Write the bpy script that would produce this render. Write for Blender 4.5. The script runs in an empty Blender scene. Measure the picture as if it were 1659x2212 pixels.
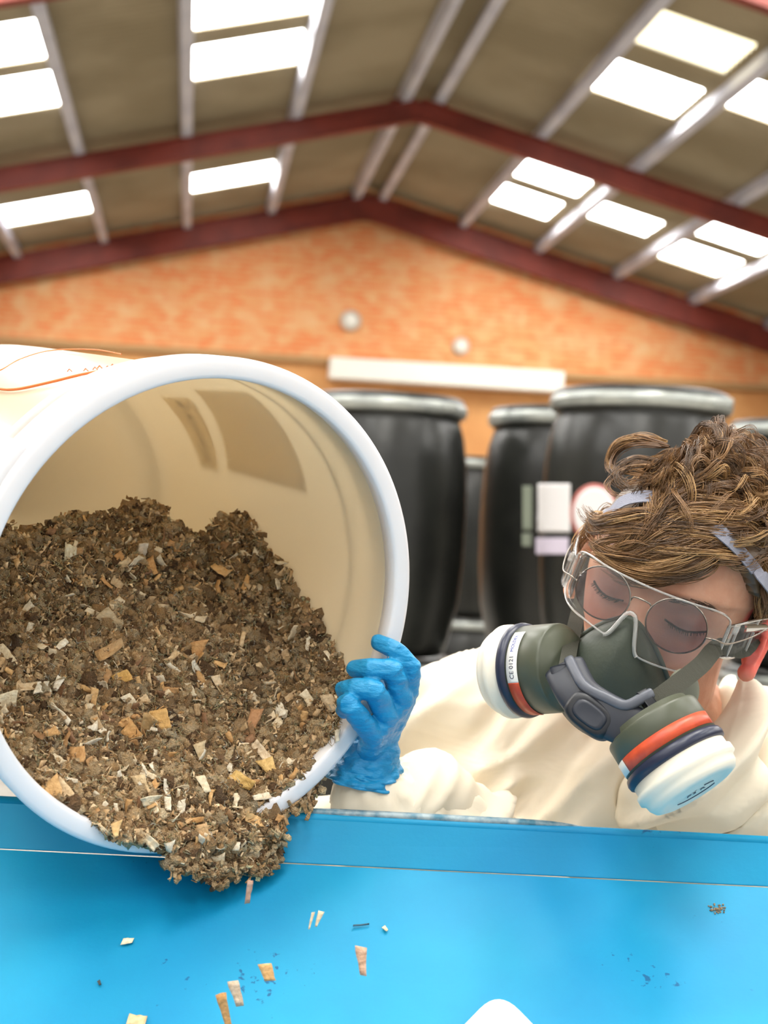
import bpy, bmesh, math, random
import numpy as np
from mathutils import Vector, Matrix, noise
random.seed(7); rng = np.random.default_rng(7)
SC = bpy.context.scene; COL = SC.collection
CX, CY, FPX = 829.5, 1106.0, 3300.0
# ------------------------------------------------------------------ camera frame
yaw, pitch, roll = .1269, .0216, .0478
F = np.array([math.sin(yaw)*math.cos(pitch), math.cos(yaw)*math.cos(pitch), math.sin(pitch)])
R0 = np.array([math.cos(yaw), -math.sin(yaw), 0.]); U0 = np.cross(R0, F)
R = R0*math.cos(roll)+U0*math.sin(roll); U = U0*math.cos(roll)-R0*math.sin(roll)
EYE = np.array([0, 0, 1.5])
def ray(u, v): return F+R*(u-CX)/FPX-U*(v-CY)/FPX
def W(u, v, d): return EYE+d*ray(u, v)
def proj(P):
    P = np.atleast_2d(P)-EYE; d = P@F
    return np.stack([CX+FPX*(P@R)/d, CY-FPX*(P@U)/d, d], 1)
cd = bpy.data.cameras.new('camera'); co = bpy.data.objects.new('camera', cd); COL.objects.link(co)
co.matrix_world = Matrix(((R[0], U[0], -F[0], 0), (R[1], U[1], -F[1], 0), (R[2], U[2], -F[2], 1.5), (0, 0, 0, 1)))
cd.sensor_fit = 'VERTICAL'; cd.sensor_height = 36; cd.lens = FPX*36/2212
cd.clip_start = .05; cd.clip_end = 200
cd.dof.use_dof = True; cd.dof.focus_distance = 1.15; cd.dof.aperture_fstop = cd.lens/1000/.0068
SC.camera = co
SC.cycles.transparent_max_bounces = 48
SC.view_settings.view_transform = 'Standard'; SC.view_settings.look = 'None'
SC.view_settings.exposure = 0.0; SC.view_settings.gamma = 1
# ------------------------------------------------------------------ materials
def srgb(r, g, b):
    f = lambda c: (c/255/12.92 if c/255 <= .04045 else ((c/255+.055)/1.055)**2.4)
    return (f(r), f(g), f(b), 1)
def mat(name, col, rough=.5, metal=0., var=None, vscale=8., bump=0., bscale=60., spec=.5, coat=0., sss=0., emis=0., attr=None, stretch=None):
    m = bpy.data.materials.new(name); m.use_nodes = True; nt = m.node_tree; N = nt.nodes; L = nt.links
    p = N['Principled BSDF']
    p.inputs['Base Color'].default_value = col; p.inputs['Roughness'].default_value = rough
    p.inputs['Metallic'].default_value = metal; p.inputs['Specular IOR Level'].default_value = spec
    p.inputs['Coat Weight'].default_value = coat; p.inputs['Coat Roughness'].default_value = .08
    tc = N.new('ShaderNodeTexCoord'); mp = N.new('ShaderNodeMapping'); L.new(tc.outputs['Object'], mp.inputs[0])
    if stretch: mp.inputs['Scale'].default_value = stretch
    if sss:
        p.inputs['Subsurface Weight'].default_value = sss; p.inputs['Subsurface Radius'].default_value = (1, .35, .2); p.inputs['Subsurface Scale'].default_value = .006
    if emis:
        p.inputs['Emission Color'].default_value = col; p.inputs['Emission Strength'].default_value = emis
    src = None
    if attr:
        a = N.new('ShaderNodeAttribute'); a.attribute_name = attr; src = a.outputs['Color']; L.new(src, p.inputs['Base Color'])
    if var:
        n = N.new('ShaderNodeTexNoise'); n.inputs['Scale'].default_value = vscale; n.inputs['Detail'].default_value = 6; L.new(mp.outputs[0], n.inputs['Vector'])
        r = N.new('ShaderNodeValToRGB'); r.color_ramp.elements[0].position = .38; r.color_ramp.elements[1].position = .62
        r.color_ramp.elements[0].color = col; r.color_ramp.elements[1].color = var; L.new(n.outputs[0], r.inputs[0]); out = r.outputs[0]
        if src:
            mx = N.new('ShaderNodeMix'); mx.data_type = 'RGBA'; mx.blend_type = 'MULTIPLY'; mx.inputs[0].default_value = 1
            L.new(src, mx.inputs[6]); L.new(out, mx.inputs[7]); out = mx.outputs[2]
        L.new(out, p.inputs['Base Color'])
    if bump:
        n = N.new('ShaderNodeTexNoise'); n.inputs['Scale'].default_value = bscale; n.inputs['Detail'].default_value = 4; L.new(mp.outputs[0], n.inputs['Vector'])
        b = N.new('ShaderNodeBump'); b.inputs['Strength'].default_value = bump; b.inputs['Distance'].default_value = .01
        L.new(n.outputs[0], b.inputs['Height']); L.new(b.outputs[0], p.inputs['Normal'])
    return m
def glassy(name, tint, opac, rough=.05, spec=.35):
    """thin clear plastic: mostly see-through, glossy by angle, faint milky body"""
    m = bpy.data.materials.new(name); m.use_nodes = True; nt = m.node_tree; N = nt.nodes; L = nt.links
    N.remove(N['Principled BSDF']); o = N['Material Output']
    t = N.new('ShaderNodeBsdfTransparent'); t.inputs[0].default_value = tint
    g = N.new('ShaderNodeBsdfGlossy'); g.inputs['Roughness'].default_value = rough; g.inputs[0].default_value = (.8, .8, .8, 1)
    d = N.new('ShaderNodeBsdfDiffuse'); d.inputs[0].default_value = (.9, .9, .88, 1)
    f = N.new('ShaderNodeLayerWeight'); f.inputs[0].default_value = spec
    a = N.new('ShaderNodeMixShader'); a.inputs[0].default_value = opac; L.new(t.outputs[0], a.inputs[1]); L.new(d.outputs[0], a.inputs[2])
    b = N.new('ShaderNodeMixShader'); L.new(f.outputs['Fresnel'], b.inputs[0]); L.new(a.outputs[0], b.inputs[1]); L.new(g.outputs[0], b.inputs[2])
    L.new(b.outputs[0], o.inputs[0]); return m
def emit(name, col, s):
    m = bpy.data.materials.new(name); m.use_nodes = True; nt = m.node_tree; N = nt.nodes
    N.remove(N['Principled BSDF']); e = N.new('ShaderNodeEmission'); e.inputs[0].default_value = col; e.inputs[1].default_value = s
    nt.links.new(e.outputs[0], N['Material Output'].inputs[0]); return m
# ------------------------------------------------------------------ object helpers
def setp(o, label=None, cat=None, group=None, kind=None):
    if label: o['label'] = label
    if cat: o['category'] = cat
    if group: o['group'] = group
    if kind: o['kind'] = kind
    return o
def wloc(o):
    l = np.zeros(3)
    while o is not None: l = l+np.array(o.location); o = o.parent
    return l
class MB:
    def __init__(s): s.v = []; s.f = []; s.n = 0; s.c = []
    def add(s, V, Fs, col=None):
        V = np.asarray(V, float); s.v.append(V); n = s.n; s.f.extend([tuple(i+n for i in f) for f in Fs]); s.n += len(V)
        s.c.append(np.tile(np.array(col if col is not None else (1, 1, 1, 1)), (len(V), 1))); return s
    def build(s, name, m, parent=None, origin=None, smooth=True, colattr=False):
        V = np.vstack(s.v)
        if parent is not None: org = wloc(parent)
        elif origin is not None: org = np.array(origin, float)
        else: org = np.array([V[:, 0].mean(), V[:, 1].mean(), V[:, 2].min()])
        me = bpy.data.meshes.new(name); me.from_pydata((V-org).tolist(), [], s.f); me.update()
        if smooth: me.polygons.foreach_set('use_smooth', np.ones(len(me.polygons), bool))
        if colattr:
            a = me.color_attributes.new('Col', 'FLOAT_COLOR', 'POINT'); a.data.foreach_set('color', np.vstack(s.c).astype(np.float32).ravel())
        if m is not None: me.materials.append(m)
        o = bpy.data.objects.new(name, me); COL.objects.link(o)
        if parent is not None: o.parent = parent
        else: o.location = org
        return o
def empty(name, loc, label, cat, group=None):
    o = bpy.data.objects.new(name, None); COL.objects.link(o); o.location = loc; o.empty_display_size = .05
    return setp(o, label, cat, group)
def copy_tree(o, parent=None):
    c = o.copy(); COL.objects.link(c); c.parent = parent
    for ch in list(o.children): copy_tree(ch, c)
    return c
def nrm(v): v = np.asarray(v, float); return v/(np.linalg.norm(v)+1e-12)
def grid(P, close_u=False, close_v=False):
    n, m = P.shape[:2]; Fs = []
    for i in range(n if close_u else n-1):
        for j in range(m if close_v else m-1):
            a, b = i, (i+1) % n; c, d = j, (j+1) % m
            Fs.append((a*m+c, b*m+c, b*m+d, a*m+d))
    return P.reshape(-1, 3), Fs
def frames(P):
    P = np.asarray(P, float); T = np.gradient(P, axis=0); T /= np.linalg.norm(T, axis=1)[:, None]+1e-12
    a = nrm(np.cross(T[0], [0.13, .2, 1.])) if abs(T[0][2]) < .95 else nrm(np.cross(T[0], [1., 0, 0])); A = [a]
    for t in T[1:]:
        a = nrm(a-t*(a@t)); A.append(a)
    A = np.array(A); return T, A, np.cross(T, A)
def tube(P, r, n=10, caps=True, flat=1., closed=False, up=None):
    P = np.asarray(P, float); r = np.broadcast_to(np.asarray(r, float), (len(P),))
    T, A, B = frames(P)
    if up is not None:
        up = np.asarray(up, float); B = np.array([nrm(up-t*(up@t)) for t in T]); A = np.cross(B, T)
    t = np.linspace(0, 2*np.pi, n, endpoint=False)
    G = P[:, None]+r[:, None, None]*(np.cos(t)[None, :, None]*A[:, None]+flat*np.sin(t)[None, :, None]*B[:, None])
    V, Fs = grid(G, close_u=closed, close_v=True)
    if caps and not closed:
        Fs = Fs+[tuple(range(n-1, -1, -1)), tuple((len(P)-1)*n+i for i in range(n))]
    return V, Fs
def capsule(P, r, n=16, sub=6):
    """tapered tube with round ends, closed"""
    P = np.asarray(P, float); r = np.asarray(r, float)
    s = np.linspace(0, len(P)-1, (len(P)-1)*sub+1); i = np.minimum(s.astype(int), len(P)-2); f = (s-i)
    f = f[:, None]; Q = P[i]*(1-f)+P[i+1]*f; q = (r[i]*(1-f[:, 0])+r[i+1]*f[:, 0])
    d0 = nrm(Q[0]-Q[1]); d1 = nrm(Q[-1]-Q[-2]); a = np.linspace(.12, np.pi/2, 5)[:-1]
    pre = [(Q[0]+d0*q[0]*math.cos(t), q[0]*math.sin(t)) for t in a]; post = [(Q[-1]+d1*q[-1]*math.cos(t), q[-1]*math.sin(t)) for t in a[::-1]]
    Q = np.vstack([[p for p, _ in pre], Q, [p for p, _ in post]]); q = np.concatenate([[x for _, x in pre], q, [x for _, x in post]])
    return tube(Q, q, n)
def ellipsoid(c, rad, M=None, nu=24, nv=16):
    th = np.linspace(0.02, np.pi-.02, nv); ph = np.linspace(0, 2*np.pi, nu, endpoint=False)
    G = np.stack([np.sin(th)[:, None]*np.cos(ph), np.sin(th)[:, None]*np.sin(ph), np.cos(th)[:, None]*np.ones(nu)], -1)*np.asarray(rad)
    if M is not None: G = G@np.asarray(M).T
    V, Fs = grid(G+np.asarray(c), close_v=True)
    return V, Fs+[tuple(range(nu-1, -1, -1)), tuple((nv-1)*nu+i for i in range(nu))]
def box(c, s, M=None):
    V = np.array([[x, y, z] for x in (-.5, .5) for y in (-.5, .5) for z in (-.5, .5)])*np.asarray(s)
    if M is not None: V = V@np.asarray(M).T
    return V+np.asarray(c), [(0, 1, 3, 2), (4, 6, 7, 5), (0, 4, 5, 1), (2, 3, 7, 6), (0, 2, 6, 4), (1, 5, 7, 3)]
def hexa(P8):  # bottom 4, top 4
    return np.array(P8), [(3, 2, 1, 0), (4, 5, 6, 7), (0, 1, 5, 4), (1, 2, 6, 5), (2, 3, 7, 6), (3, 0, 4, 7)]
def lathe(prof, o, ax, n=64, ref=None, closed=False):
    """prof: (distance along ax, radius)"""
    o = np.asarray(o, float); ax = nrm(ax); a = nrm(np.cross(ax, ref if ref is not None else ([0, 0, 1.] if abs(ax[2]) < .9 else [1., 0, 0]))); b = np.cross(ax, a)
    t = np.linspace(0, 2*np.pi, n, endpoint=False)
    G = np.array([o+ax*q+max(r, 1e-5)*(np.cos(t)[:, None]*a+np.sin(t)[:, None]*b) for q, r in prof])
    return grid(G, close_u=closed, close_v=True)
def bevel(o, w=.004, seg=2):
    m = o.modifiers.new('bevel', 'BEVEL'); m.width = w; m.segments = seg; m.limit_method = 'ANGLE'; return o
def remeshed(mb, name, voxel, smooth_it, m, parent, fac=.5):
    o = mb.build(name, m, parent)
    r = o.modifiers.new('r', 'REMESH'); r.mode = 'VOXEL'; r.voxel_size = voxel; r.use_smooth_shade = True
    if smooth_it:
        s = o.modifiers.new('s', 'SMOOTH'); s.factor = fac; s.iterations = smooth_it
    dg = bpy.context.evaluated_depsgraph_get(); dg.update()
    me = bpy.data.meshes.new_from_object(o.evaluated_get(dg)); o.modifiers.clear(); old = o.data; o.data = me; bpy.data.meshes.remove(old)
    me.polygons.foreach_set('use_smooth', np.ones(len(me.polygons), bool))
    if not me.materials and m: me.materials.append(m)
    return o
def verts(o):
    a = np.empty(len(o.data.vertices)*3, np.float32); o.data.vertices.foreach_get('co', a); return a.reshape(-1, 3).astype(float)
def vnormals(o):
    a = np.empty(len(o.data.vertices)*3, np.float32); o.data.vertices.foreach_get('normal', a); return a.reshape(-1, 3).astype(float)
def setverts(o, V): o.data.vertices.foreach_set('co', V.astype(np.float32).ravel()); o.data.update()
def setcol(o, C, name='Col'):
    a = o.data.color_attributes.new(name, 'FLOAT_COLOR', 'POINT'); a.data.foreach_set('color', C.astype(np.float32).ravel())
def text_mb(s, size, fn, mb, col=None):
    """lettering -> flat mesh mapped by fn(x, y) -> world point"""
    cu = bpy.data.curves.new('t', 'FONT'); cu.body = s; cu.size = size; cu.align_x = 'CENTER'; cu.align_y = 'CENTER'; cu.resolution_u = 4
    o = bpy.data.objects.new('t', cu); COL.objects.link(o); dg = bpy.context.evaluated_depsgraph_get(); dg.update()
    me = bpy.data.meshes.new_from_object(o.evaluated_get(dg))
    mb.add([fn(v.co.x, v.co.y) for v in me.vertices], [tuple(p.vertices) for p in me.polygons], col)
    bpy.data.objects.remove(o); bpy.data.curves.remove(cu); bpy.data.meshes.remove(me)

#@@ SETTING
XR, SL, ZR = 2.756, .2516, 7.5                 # roof ridge x, slope, height
XL_, XR_ = -9.3, 14.8; Y0, Y1 = -10., 25.62
def zroof(x): return ZR-SL*abs(x-XR)
M_roof = mat('fibre_cement_sheet', srgb(168, 154, 126), .9, var=srgb(150, 136, 108), vscale=.8)
M_steel = mat('red_oxide_paint', srgb(138, 56, 42), .6, var=srgb(116, 46, 35), vscale=2)
M_purlin = mat('galvanised_purlin', srgb(214, 214, 222), .8, var=srgb(196, 197, 208), vscale=1.5, spec=.2)
M_floor = mat('concrete', srgb(165, 160, 150), .8, var=srgb(140, 135, 128), vscale=1.2)
purl = [-9.2, -7.12, -5.75, -4.38, -3.0, -1.63, -.296, 1.08, 2.49, 3.0, 4.38, 5.7, 7.08, 8.45, 9.83, 11.2, 12.6, 14.6]
# skylight cells (x0,x1,y0,y1)
vis = [(-.2, 1.0, 14.9, 16.02), (-.2, .98, 16.55, 17.75), (-2.95, -1.70, 14.95, 16.15), (-2.95, -1.70, 16.65, 17.9), (-.28, .99, 22.45, 23.6),
       (-2.95, -1.67, 22.4, 23.75), (-2.95, -1.72, 20.55, 21.3), (4.42, 5.55, 15.0, 15.99), (4.42, 5.55, 16.68, 17.75), (5.76, 6.95, 15.85, 16.9), (4.42, 5.5, 20.96, 22.22),
       (4.42, 5.45, 22.7, 23.97), (5.76, 6.82, 22.0, 23.05), (7.14, 8.3, 20.9, 22.06), (7.14, 8.3, 22.65, 23.87),
       (-5.7, -4.45, 15.2, 16.4), (-5.7, -4.45, 21.4, 22.6), (8.55, 9.75, 16, 17.2)]
oth = []
for yb in (-7, -1, 5, 10.2):
    for xa, xb in ((-7.05, -5.82), (-5.68, -4.45), (-2.92, -1.7), (-.2, 1.0), (4.45, 5.6), (7.15, 8.38), (8.52, 9.76), (11.3, 12.5)):
        if xa in (-7.05, 7.15): oth.append((xa, xb, yb+2.0, yb+3.2))
        else: oth += [(xa, xb, yb, yb+1.2), (xa, xb, yb+2.0, yb+3.2)]
cells = vis+oth
M_sky = emit('daylight_through_panel', (1, .985, .94, 1), 18.); M_sky2 = emit('daylight_through_aged_panel', (1, .9, .6, 1), 3.)
# roof: corrugated sheet with holes
ycut = set([Y0, Y1]); pitchw = .146
mb = MB(); ys = np.arange(Y0, Y1+.001, pitchw/6)
wave = .022*np.cos(2*np.pi*ys/pitchw)
xs = sorted(set([XL_, XR, XR_]+[c[0] for c in cells]+[c[1] for c in cells]))
V = np.array([[x, y, zroof(x)+.03+w] for x in xs for y, w in zip(ys, wave)]); m = len(ys); Fs = []
cc = [(a, b, c, d) for a, b, c, d in cells]
yc = (ys[:-1]+ys[1:])/2
for i in range(len(xs)-1):
    xm = (xs[i]+xs[i+1])/2; hole = np.zeros(m-1, bool)
    for a, b, c, d in cc:
        if a < xm < b: hole |= (yc > c) & (yc < d)
    for j in np.nonzero(~hole)[0]: Fs.append((i*m+j, (i+1)*m+j, (i+1)*m+j+1, i*m+j+1))
mb.add(V, Fs); ce = mb.build('ceiling', M_roof, origin=(0, 0, 0)); setp(ce, kind='structure')
for k, (a, b, c, d) in enumerate(cells):
    mb = MB(); t = .02; n = max(4, int((d-c)/.036)); yy = np.linspace(c-.03, d+.03, n); xx = [a-.03, b+.03]
    top = np.array([[[x, y, zroof(x)+.062+.022*math.cos(2*math.pi*y/pitchw)] for y in yy] for x in xx]); bot = top-[0, 0, .012]
    v1, f1 = grid(top); v2, f2 = grid(bot); mb.add(v1, f1); mb.add(v2, f2)
    o = mb.build('window_%d' % (k+1), M_sky2 if k == 7 else M_sky); setp(o, kind='structure')
# outer weather skin keeps sky out
# purlins
for i, x in enumerate(purl):
    mb = MB(); z = zroof(x); side = 1 if x > XR else -1
    n = np.array([side*SL, 0, 1]); n = nrm(n); tx = nrm([1, 0, -side*SL]); c0 = np.array([x, 0, z])
    def sec(a, b): return c0+tx*a+n*b
    w, hgt = .064, .17
    prof = [sec(-w, -.0), sec(-w, -hgt), sec(w, -hgt), sec(w, -hgt+.012), sec(-w+.012, -hgt+.012), sec(-w+.012, -.012), sec(w, -.012), sec(w, 0)]
    if side > 0: prof = [sec(-w, 0), sec(-w, -.012), sec(-w+.0, -.012), sec(-w, -hgt), sec(w, -hgt), sec(w, -hgt+.012), sec(-w+.012, -hgt+.012), sec(-w+.012, 0)]
    G = np.array([[p+[0, y, 0] for p in prof] for y in (Y0, Y1)]); v, f = grid(G, close_v=True); k = len(prof)
    mb.add(v, f); o = mb.build('roof_purlin', M_purlin, smooth=False); setp(o, kind='structure')
# portal frames
def ibeam(p0, p1, up, h, w, mb, t=.014):
    p0, p1 = np.array(p0), np.array(p1); d = nrm(p1-p0); up = nrm(up-d*(up@d)); s = np.cross(d, up)
    for cu, cw, ch in ((0, t, h), (h/2, w, t), (-h/2, w, t)):
        a = [p+up*(cu+e*ch/2)+s*(g*cw/2) for p in (p0, p1) for e, g in ((-1, -1), (-1, 1), (1, 1), (1, -1))]
        mb.add(*hexa([a[0], a[1], a[2], a[3], a[4], a[5], a[6], a[7]]))
for Y in (-3.5, 2.4, 8.0, 13.15, 19.6, 25.38):
    mb = MB(); dz = .34 if Y > 25 else .32; xr = 2.70
    hgt = .40 if Y > 25 else .27
    for sgn, xe in ((-1, XL_+.2), (1, XR_-.2)):
        ibeam((xr, Y, ZR-dz), (xe, Y, zroof(xe)-dz), np.array([0, 0, 1.]), hgt, .16, mb)
        ibeam((xe, Y, zroof(xe)-dz), (xe, Y, 0), np.array([1., 0, 0]), .35, .16, mb)
    mb.add(*box((xr, Y, ZR-dz-.03), (.75, .05, hgt+.02)))
    o = mb.build('portal_frame', M_steel, smooth=False); setp(o, kind='structure')
# floor, walls
def slab(name, c, s, m):
    mb = MB(); mb.add(*box(c, s)); o = mb.build(name, m, smooth=False); setp(o, kind='structure'); return o
slab('floor', (2.75, 7, -.1), (24.4, 46, .2), M_floor)
M_side = mat('side_cladding', srgb(150, 140, 120), .8, var=srgb(120, 110, 95), vscale=1)
slab('wall_left', (XL_-.1, 8.45, 2.2), (.2, Y1-Y0+.2, 4.6), M_side); slab('wall_right', (XR_+.1, 8.45, 2.2), (.2, Y1-Y0+.2, 4.6), M_side)
# brick gable
def brickmat(name, c1, c2, c3, mortar, sc=1.):
    m = bpy.data.materials.new(name); m.use_nodes = True; nt = m.node_tree; N = nt.nodes; L = nt.links; p = N['Principled BSDF']; p.inputs['Roughness'].default_value = .85
    tc = N.new('ShaderNodeTexCoord'); sp = N.new('ShaderNodeSeparateXYZ'); cb = N.new('ShaderNodeCombineXYZ')
    L.new(tc.outputs['Object'], sp.inputs[0]); L.new(sp.outputs['X'], cb.inputs['X']); L.new(sp.outputs['Z'], cb.inputs['Y'])
    b = N.new('ShaderNodeTexBrick'); b.inputs['Scale'].default_value = sc; b.inputs['Brick Width'].default_value = .235; b.inputs['Row Height'].default_value = .085
    b.inputs['Mortar Size'].default_value = .012; b.inputs['Color1'].default_value = c1; b.inputs['Color2'].default_value = c2; b.inputs['Mortar'].default_value = mortar; b.inputs['Bias'].default_value = -.15
    L.new(cb.outputs[0], b.inputs['Vector'])
    n = N.new('ShaderNodeTexNoise'); n.inputs['Scale'].default_value = 2.6; n.inputs['Detail'].default_value = 4; n.inputs['Roughness'].default_value = .6; L.new(cb.outputs[0], n.inputs['Vector'])
    r = N.new('ShaderNodeValToRGB'); r.color_ramp.elements[0].position = .46; r.color_ramp.elements[1].position = .74; L.new(n.outputs[0], r.inputs[0])
    mx = N.new('ShaderNodeMix'); mx.data_type = 'RGBA'; L.new(r.outputs[0], mx.inputs[0]); L.new(b.outputs[0], mx.inputs[6]); mx.inputs[7].default_value = c3
    L.new(mx.outputs[2], p.inputs['Base Color']); return m
M_brick = brickmat('orange_brick', srgb(226, 126, 68), srgb(226, 168, 112), srgb(226, 184, 134), srgb(220, 160, 108))
M_lower = mat('tan_boarded_wall', srgb(222, 164, 104), .8, var=srgb(206, 144, 86), vscale=1.2)
zl = 4.55
mb = MB(); mb.add(*hexa([(XL_, Y1, zl), (XR_, Y1, zl), (XR_, Y1+.25, zl), (XL_, Y1+.25, zl), (XL_, Y1, 4.56), (XR_, Y1, 4.56), (XR_, Y1+.25, 4.56), (XL_, Y1+.25, 4.56)]))
pts = [(XL_, zl), (XR_, zl), (XR_, zroof(XR_)+.2), (XR, ZR+.2), (XL_, zroof(XL_)+.2)]
v = [(x, Y1, z) for x, z in pts]+[(x, Y1+.25, z) for x, z in pts]
mb = MB(); mb.add(v, [(0, 1, 2, 3, 4), (9, 8, 7, 6, 5)]+[(i, (i+1) % 5, 5+(i+1) % 5, 5+i) for i in range(5)])
o = mb.build('wall_back', M_brick, smooth=False); setp(o, kind='structure')
slab('wall_back_lower', (2.75, Y1+.125, zl/2), (24.1, .25, zl), M_lower)
M_dark = mat('weathered_timber_rail', srgb(176, 138, 92), .8)
mb = MB(); mb.add(*box((2.75, Y1-.05, zl+.0), (24, .1, .1))); o = mb.build('trim_1', M_dark, smooth=False); setp(o, kind='structure')
# white long panel + round wall fittings
M_white = mat('white_enamel', srgb(238, 236, 226), .5)
wp = W(965, 812, 1.)-EYE; wp = EYE+wp*((Y1-.182)/wp[1]); mb = MB(); mb.add(*box(wp, (4.0, .35, .36))); o = bevel(mb.build('shutter_housing', M_white, smooth=False), .03); setp(o, 'long white box fixed across the brick wall above the black drums', 'shutter box')
M_fit = mat('grey_cast_fitting', srgb(200, 190, 175), .5)
for (u, v, r, lab) in ((757, 693, .175, 'round white vent on the orange brick gable, the upper and larger of the two'), (995, 748, .15, 'small round pale vent on the brick gable just above the white box')):
    c = W(u, v, 1.); s = (Y1-.02-0)/c[1] if c[1] else 1; c = EYE+(c-EYE)*(Y1/(c-EYE)[1])
    e = empty('round_vent', c, lab, 'vent')
    mb = MB(); mb.add(*lathe([(0, r), (.05, r), (.09, r*.86), (.09, r*.72), (.05, r*.68)], c, (0, -1, 0), 40)); mb.build('vent_frame', M_fit, e)
    mb = MB(); mb.add(*lathe([(.0, r*.7), (.06, r*.66), (.085, r*.3), (.09, .001)], c, (0, -1, 0), 40)); mb.build('vent_cap', M_white, e)
#@@ DRUMS
M_drum = mat('black_polyethylene', srgb(26, 27, 25), .32, bump=.05, bscale=20, var=srgb(36, 37, 34), vscale=5)
M_ring = mat('galvanised_clamp', srgb(182, 186, 180), .3, metal=.5, var=srgb(160, 164, 160), vscale=14)
M_lab = mat('white_sticker', srgb(225, 222, 222), .5); M_labg = mat('grey_green_sticker', srgb(120, 128, 112), .6); M_pink = mat('red_ring_print', srgb(190, 110, 100), .5); M_lilac = mat('pale_lilac_sticker', srgb(205, 195, 212), .5)
def make_drum(c, lab, grp):
    e = empty('plastic_drum', c, lab, 'drum', grp); c = np.array(c)
    mb = MB(); pr = [(0, .001), (0, .24), (.015, .262), (.06, .275), (.2, .307), (.35, .318), (.55, .322), (.72, .316), (.82, .302), (.865, .288), (.885, .282), (.9, .29), (.93, .292), (.93, .27), (.90, .26)]
    mb.add(*lathe(pr, c, (0, 0, 1), 72)); mb.build('drum_body', M_drum, e)
    mb = MB(); mb.add(*lathe([(.918, .295), (.945, .299), (.962, .296), (.968, .285), (.958, .27), (.945, .25), (.945, .12), (.955, .10), (.955, .001)], c, (0, 0, 1), 72)); mb.build('drum_lid', M_drum, e)
    mb = MB(); mb.add(*lathe([(.898, .297), (.905, .306), (.925, .31), (.943, .306), (.948, .298), (.925, .3)], c, (0, 0, 1), 72, closed=True)); rg = mb.build('clamp_ring', M_ring, e)
    mb = MB(); mb.add(*box(c+[.19, -.25, .922], (.09, .03, .035), [[.8, .6, 0], [-.6, .8, 0], [0, 0, 1]])); bevel(mb.build('latch', M_ring, rg), .005)
    return e
ZD = 1.09
def at_depth(u, d):
    p = W(u, 1180, d); return p[0], p[1]
d3 = at_depth(1370, 5.2); d1 = at_depth(820, 5.8); d2 = at_depth(1212, 6.0); d4 = at_depth(1732, 6.05); d5 = at_depth(1012, 9.4)
up = 'black plastic drums with clamp rings'
D3 = make_drum((d3[0], d3[1], ZD), 'large black drum with white stickers behind the head of the person', up)
def mk(xy, lab, z=ZD, rz=0):
    o = copy_tree(D3); o.location = (xy[0], xy[1], z); o['label'] = lab; return o
for xy, lab, rz in ((d1, 'black drum directly behind the tipped white bucket', .0), (d2, 'black drum half hidden between the bucket drum and the stickered drum', 0), (d4, 'black drum cut off at the right edge of the photo', 0), (d5, 'added far black drum that darkens the narrow gap between nearer drums', 0)):  # the far stack is added to make the gap between nearer drums dark
    mk(xy, lab)
low = 'black drums carrying the upper row'
for xy, nm in ((d3, 'stickered drum'), (d1, 'drum behind the bucket'), (d2, 'half hidden middle drum'), (d4, 'drum at the right edge'), (d5, 'added far drum that darkens the gap')):
    o = mk(xy, 'lower black drum standing on the pallet under the '+nm, ZD-.97); o['group'] = low
M_pal = mat('pallet_wood', srgb(170, 130, 85), .8, var=srgb(140, 105, 68), vscale=9)
pal = None
for xy, nm in ((d3, 'stickered drum stack'), (d1, 'drums behind the bucket'), (d2, 'half hidden middle drums'), (d4, 'drums at the right edge'), (d5, 'added far drums in the gap')):
    if pal is None:
        pal = empty('wooden_pallet', (xy[0], xy[1], 0), '', 'pallet', 'pallets under the drum stacks')
        for k in range(5):
            mb = MB(); mb.add(*box((xy[0]-.26+.13*k, xy[1], .108), (.1, .62, .022))); mb.build('deck_board', M_pal, pal, smooth=False)
        for k in range(3):
            mb = MB(); mb.add(*box((xy[0], xy[1]-.26+.26*k, .05), (.62, .08, .094))); mb.build('bearer', M_pal, pal, smooth=False)
        o = pal
    else: o = copy_tree(pal); o.location = (xy[0], xy[1], 0)
    o['label'] = 'wooden pallet on the floor under the '+nm
# stickers on D3
def drum_patch(u0, u1, v0, v1, r, ctr, dep, circ=False, nseg=16):
    P = []
    for i in range(nseg+1):
        for j in range(nseg+1):
            a, b = i/nseg, j/nseg
            if circ:
                x, y = 2*a-1, 2*b-1; k = max(abs(x), abs(y)); l = math.hypot(x, y) or 1; x, y = x*k/l, y*k/l
                u = (u0+u1)/2+x*(u1-u0)/2; v = (v0+v1)/2+y*(v1-v0)/2
            else: u, v = u0+(u1-u0)*a, v0+(v1-v0)*b
            d = ray(u, v); o2 = np.array([0-ctr[0], 0-ctr[1]]); A = d[0]**2+d[1]**2; B = 2*(o2[0]*d[0]+o2[1]*d[1]); C = o2@o2-r*r
            t = (-B-math.sqrt(max(B*B-4*A*C, 0)))/(2*A); P.append(EYE+d*t)
    return grid(np.array(P).reshape(nseg+1, nseg+1, 3))
def sticker(name, m, rr, args, par, circ=False):
    mb = MB(); v, f = drum_patch(*args, rr, np.array(d3), 5, circ); mb.add(v, f); o = mb.build(name, m, par); s = o.modifiers.new('s', 'SOLIDIFY'); s.thickness = .0015; return o
sticker('sticker', M_lab, .3235, (1162, 1232, 1045, 1150), D3); sticker('sticker', M_lilac, .3235, (1158, 1228, 1162, 1197), D3)
sticker('sticker', M_labg, .3235, (1129, 1149, 1050, 1145), D3); sticker('sticker', M_labg, .3235, (1128, 1148, 1152, 1180), D3)
rgs = sticker('round_sticker', M_pink, .3235, (1232, 1336, 1045, 1173), D3, True); sticker('sticker_centre', M_lab, .3255, (1239, 1330, 1053, 1165), rgs, True)
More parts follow.
